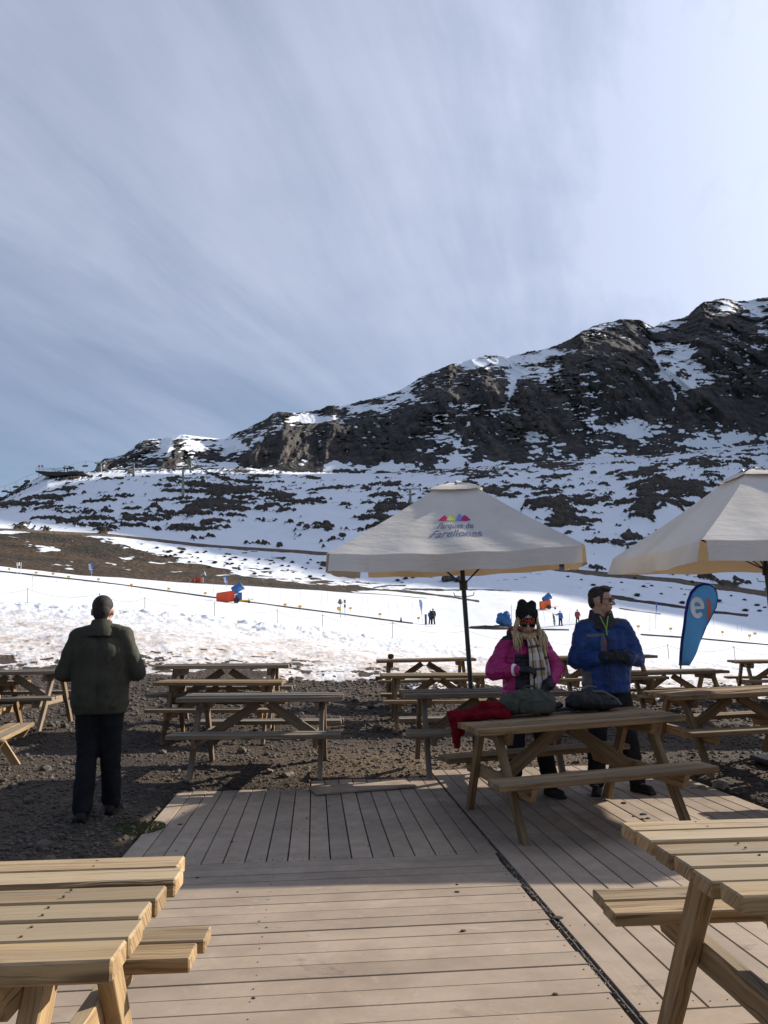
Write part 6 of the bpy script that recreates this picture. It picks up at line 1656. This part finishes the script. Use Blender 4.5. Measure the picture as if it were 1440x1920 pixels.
bm = bmesh.new(); pts = []
for i in range(13):
    z = 1.55*i/12; w_ = .13*(1-abs(2*i/12-1)**6*.9); pts.append((w_, z))
f0 = [bm.verts.new((-w_, 0.03*math.cos(z*4), z)) for w_, z in pts]; f1 = [bm.verts.new((w_, 0.03*math.cos(z*4), z)) for w_, z in pts]
for i in range(12): bm.faces.new((f0[i], f1[i], f1[i+1], f0[i+1]))
sb_ = bpy.data.objects.new('x', None); bpy.data.objects.remove(sb_)
def board_mat():
    m, t = mat('snowboard_top'); co = t.add('ShaderNodeTexCoord').outputs['Object']
    n = t.noise(co, 4, 3); fin(t, t.mix(t.ramp(n, .48, .52), (0.5, 0.5, 0.48, 1), (0.03, 0.04, 0.05, 1)), 0.4); return m
o = bm_obj('snowboard', bm, board_mat(), None, smooth=True); sd = o.modifiers.new('t', 'SOLIDIFY'); sd.thickness = .02; o.location = qb; o.rotation_euler = (0, rad(-4), rad(10))
tag(o, 'black and white snowboard held upright by the distant person in bright blue', 'snowboard')
for z in (.5, 1.05):
    bm = bmesh.new(); box(bm, Tr(0, -.06, z), .22, .1, .1, .02); bm_obj('binding', bm, BLACKM, o)
far_person(on_ground(1083, 1171), 'distant person in a dark red jacket half hidden behind the man in blue', REDJ, 160, h=1.72)

# ------------------------------------------------------------------ things on the table
MT_M = Matrix.Translation(MT.location) @ MT.rotation_euler.to_matrix().to_4x4() @ Matrix.Diagonal((1, 1, 1.05, 1))
def top_local(px, py, ymax=0.24):
    q = MT_M.inverted() @ on_top(px, py); q.y = min(q.y, ymax)
    for _ in range(30):
        x_, y_ = proj(np.array([list(MT_M @ q)])); q.x += (px-float(x_[0]))*0.004*0.9
    return MT_M @ q
def on_top(px, py):
    n = (MT_M.to_3x3() @ Vector((0, 0, 1))).normalized(); p0 = MT_M @ Vector((0, 0, TZ+.003)); d = Vector(ray(px, py)); o_ = Vector((0, 0, CAMH))
    return o_+d*((p0-o_).dot(n)/d.dot(n))
OLV = plain('olive_grey_canvas', (0.058, 0.062, 0.048), 0.85, 0.2, var=0.2, scale=8, bump=0.6, bscale=14, bdist=0.012)
Pb = top_local(990, 1327)
print('BAG', Pb, MT_M @ Vector((0, TW/2, TZ)))
bgk = thing('backpack', 'plump olive grey backpack lying on the table in front of the woman', 'backpack', Pb, (0, 0, rad(10)), 'backpacks on the table')
sh_ = clay('main_bag', [('b', (0, 0, .095), (.40, .22, .15)), ('e', (-.14, 0, .09), (.10, .13, .088)), ('e', (.14, 0, .095), (.10, .135, .095)), ('e', (0, 0, .11), (.19, .13, .10)), ('c', (-.12, -.06, .165), .035, (.10, -.05, .175), .035)], .009, OLV, bgk, 5, [(0.08, 0.030), (0.03, 0.012)])
clay('front_pocket', [('b', (.02, -.115, .075), (.26, .05, .10)), ('e', (.02, -.12, .08), (.14, .035, .06))], .008, OLV, bgk, 4, [(0.05, 0.015)])
bm = bmesh.new(); tube(bm, [(-.17, -.10, .04), (-.175, -.09, .13), (-.15, 0, .19), (-.14, .08, .17)], .008, 6); tube(bm, [(.19, -.10, .03), (.20, -.08, .13), (.17, 0, .19)], .008, 6); tube(bm, [(-.06, -.03, .20), (-.02, -.035, .235), (.04, -.03, .235), (.08, -.03, .20)], .009, 6)
tube(bm, [(-.10, -.149, .12), (.02, -.156, .127), (.14, -.149, .12)], .004, 5)
bm_obj('straps', bm, plain('dark_olive_webbing', (0.035, 0.038, 0.030), 0.8), bgk, smooth=True)
Pk = top_local(1112, 1318)
bk2 = thing('backpack', 'black backpack lying on the table in front of the man in blue', 'backpack', Pk, (0, 0, rad(8)), 'backpacks on the table')
BKB = plain('black_nylon', (0.011, 0.011, 0.013), 0.6, 0.35, var=0.3, scale=10, bump=0.6, bscale=14, bdist=0.012)
clay('main_bag', [('e', (-.05, 0, .085), (.17, .13, .085)), ('e', (.08, 0, .065), (.16, .12, .065)), ('e', (-.16, 0, .07), (.07, .10, .065)), ('c', (-.17, -.03, .12), .025, (-.02, -.03, .165), .025)], .009, BKB, bk2, 4, [(0.07, 0.03), (0.03, 0.012)])
bm = bmesh.new(); tube(bm, [(-.02, -.07, .16), (.06, -.09, .158), (.15, -.09, .11), (.215, -.07, .05)], .011, 8); tube(bm, [(-.10, -.02, .175), (-.04, -.02, .205), (.03, -.02, .19)], .009, 6)
bm_obj('straps', bm, plain('grey_piping', (0.09, 0.09, 0.10), 0.7), bk2, smooth=True)
clay('loose_strap', [('c', (-.34, -.04, .012), .012, (-.26, -.06, .03), .012), ('c', (-.26, -.06, .03), .012, (-.18, -.03, .012), .014), ('c', (-.33, .04, .03), .03, (-.27, .05, .05), .03)], .006, BKB, bk2, 2)
RED = plain('red_fleece', (0.13, 0.004, 0.010), 0.95, 0.1, var=0.25, scale=10, bump=0.7, bscale=20, bdist=0.01)
Pr = top_local(912, 1336, .22)
rc = thing('cloth', 'crumpled dark red fleece on the table corner, one end hanging down', 'cloth', Pr)
e0 = Vector((-.155, -.08, 0))
clay('fabric', [('c', (.14, .03, .065), .060, (-.01, .02, .085), .055), ('c', (.15, -.04, .035), .040, (-.06, -.05, .035), .042), ('c', (-.02, .02, .07), .052, (-.13, .0, .035), .045), ('c', (-.10, .02, .035), .045, (-.24, .0, .04), .035), ('c', (-.24, .0, .04), .032, (-.30, .0, .045), .020),
   ('b', (-.225, -.03, -.05), (.10, .035, .16), (0, rad(12), 0)), ('c', (-.20, -.03, .03), .035, (-.25, -.05, -.07), .034), ('c', (-.25, -.05, -.07), .034, (-.245, -.05, -.20), .022), ('c', (-.28, -.02, .02), .026, (-.275, -.03, -.08), .016), ('c', (-.10, -.07, .025), .030, (-.21, -.04, .025), .032)], .007, RED, rc, 4, [(0.09, 0.035), (0.03, 0.010)])
# block on the far table
bm = bmesh.new(); box(bm, Tr(0, 0, .045), .105, .09, .085, .016)
for v in bm.verts: v.co.x += .012*math.sin(v.co.z*30)
o = bm_obj('block', bm, plain('dark_block', (0.05, 0.03, 0.022), 0.8, bump=.5))
o.location = (Matrix.Translation(PT.location) @ PT.rotation_euler.to_matrix().to_4x4()) @ Vector((-TL/2+.24, .1, TZ)); tag(o, 'small dark block standing on the left end of a far table', 'block')
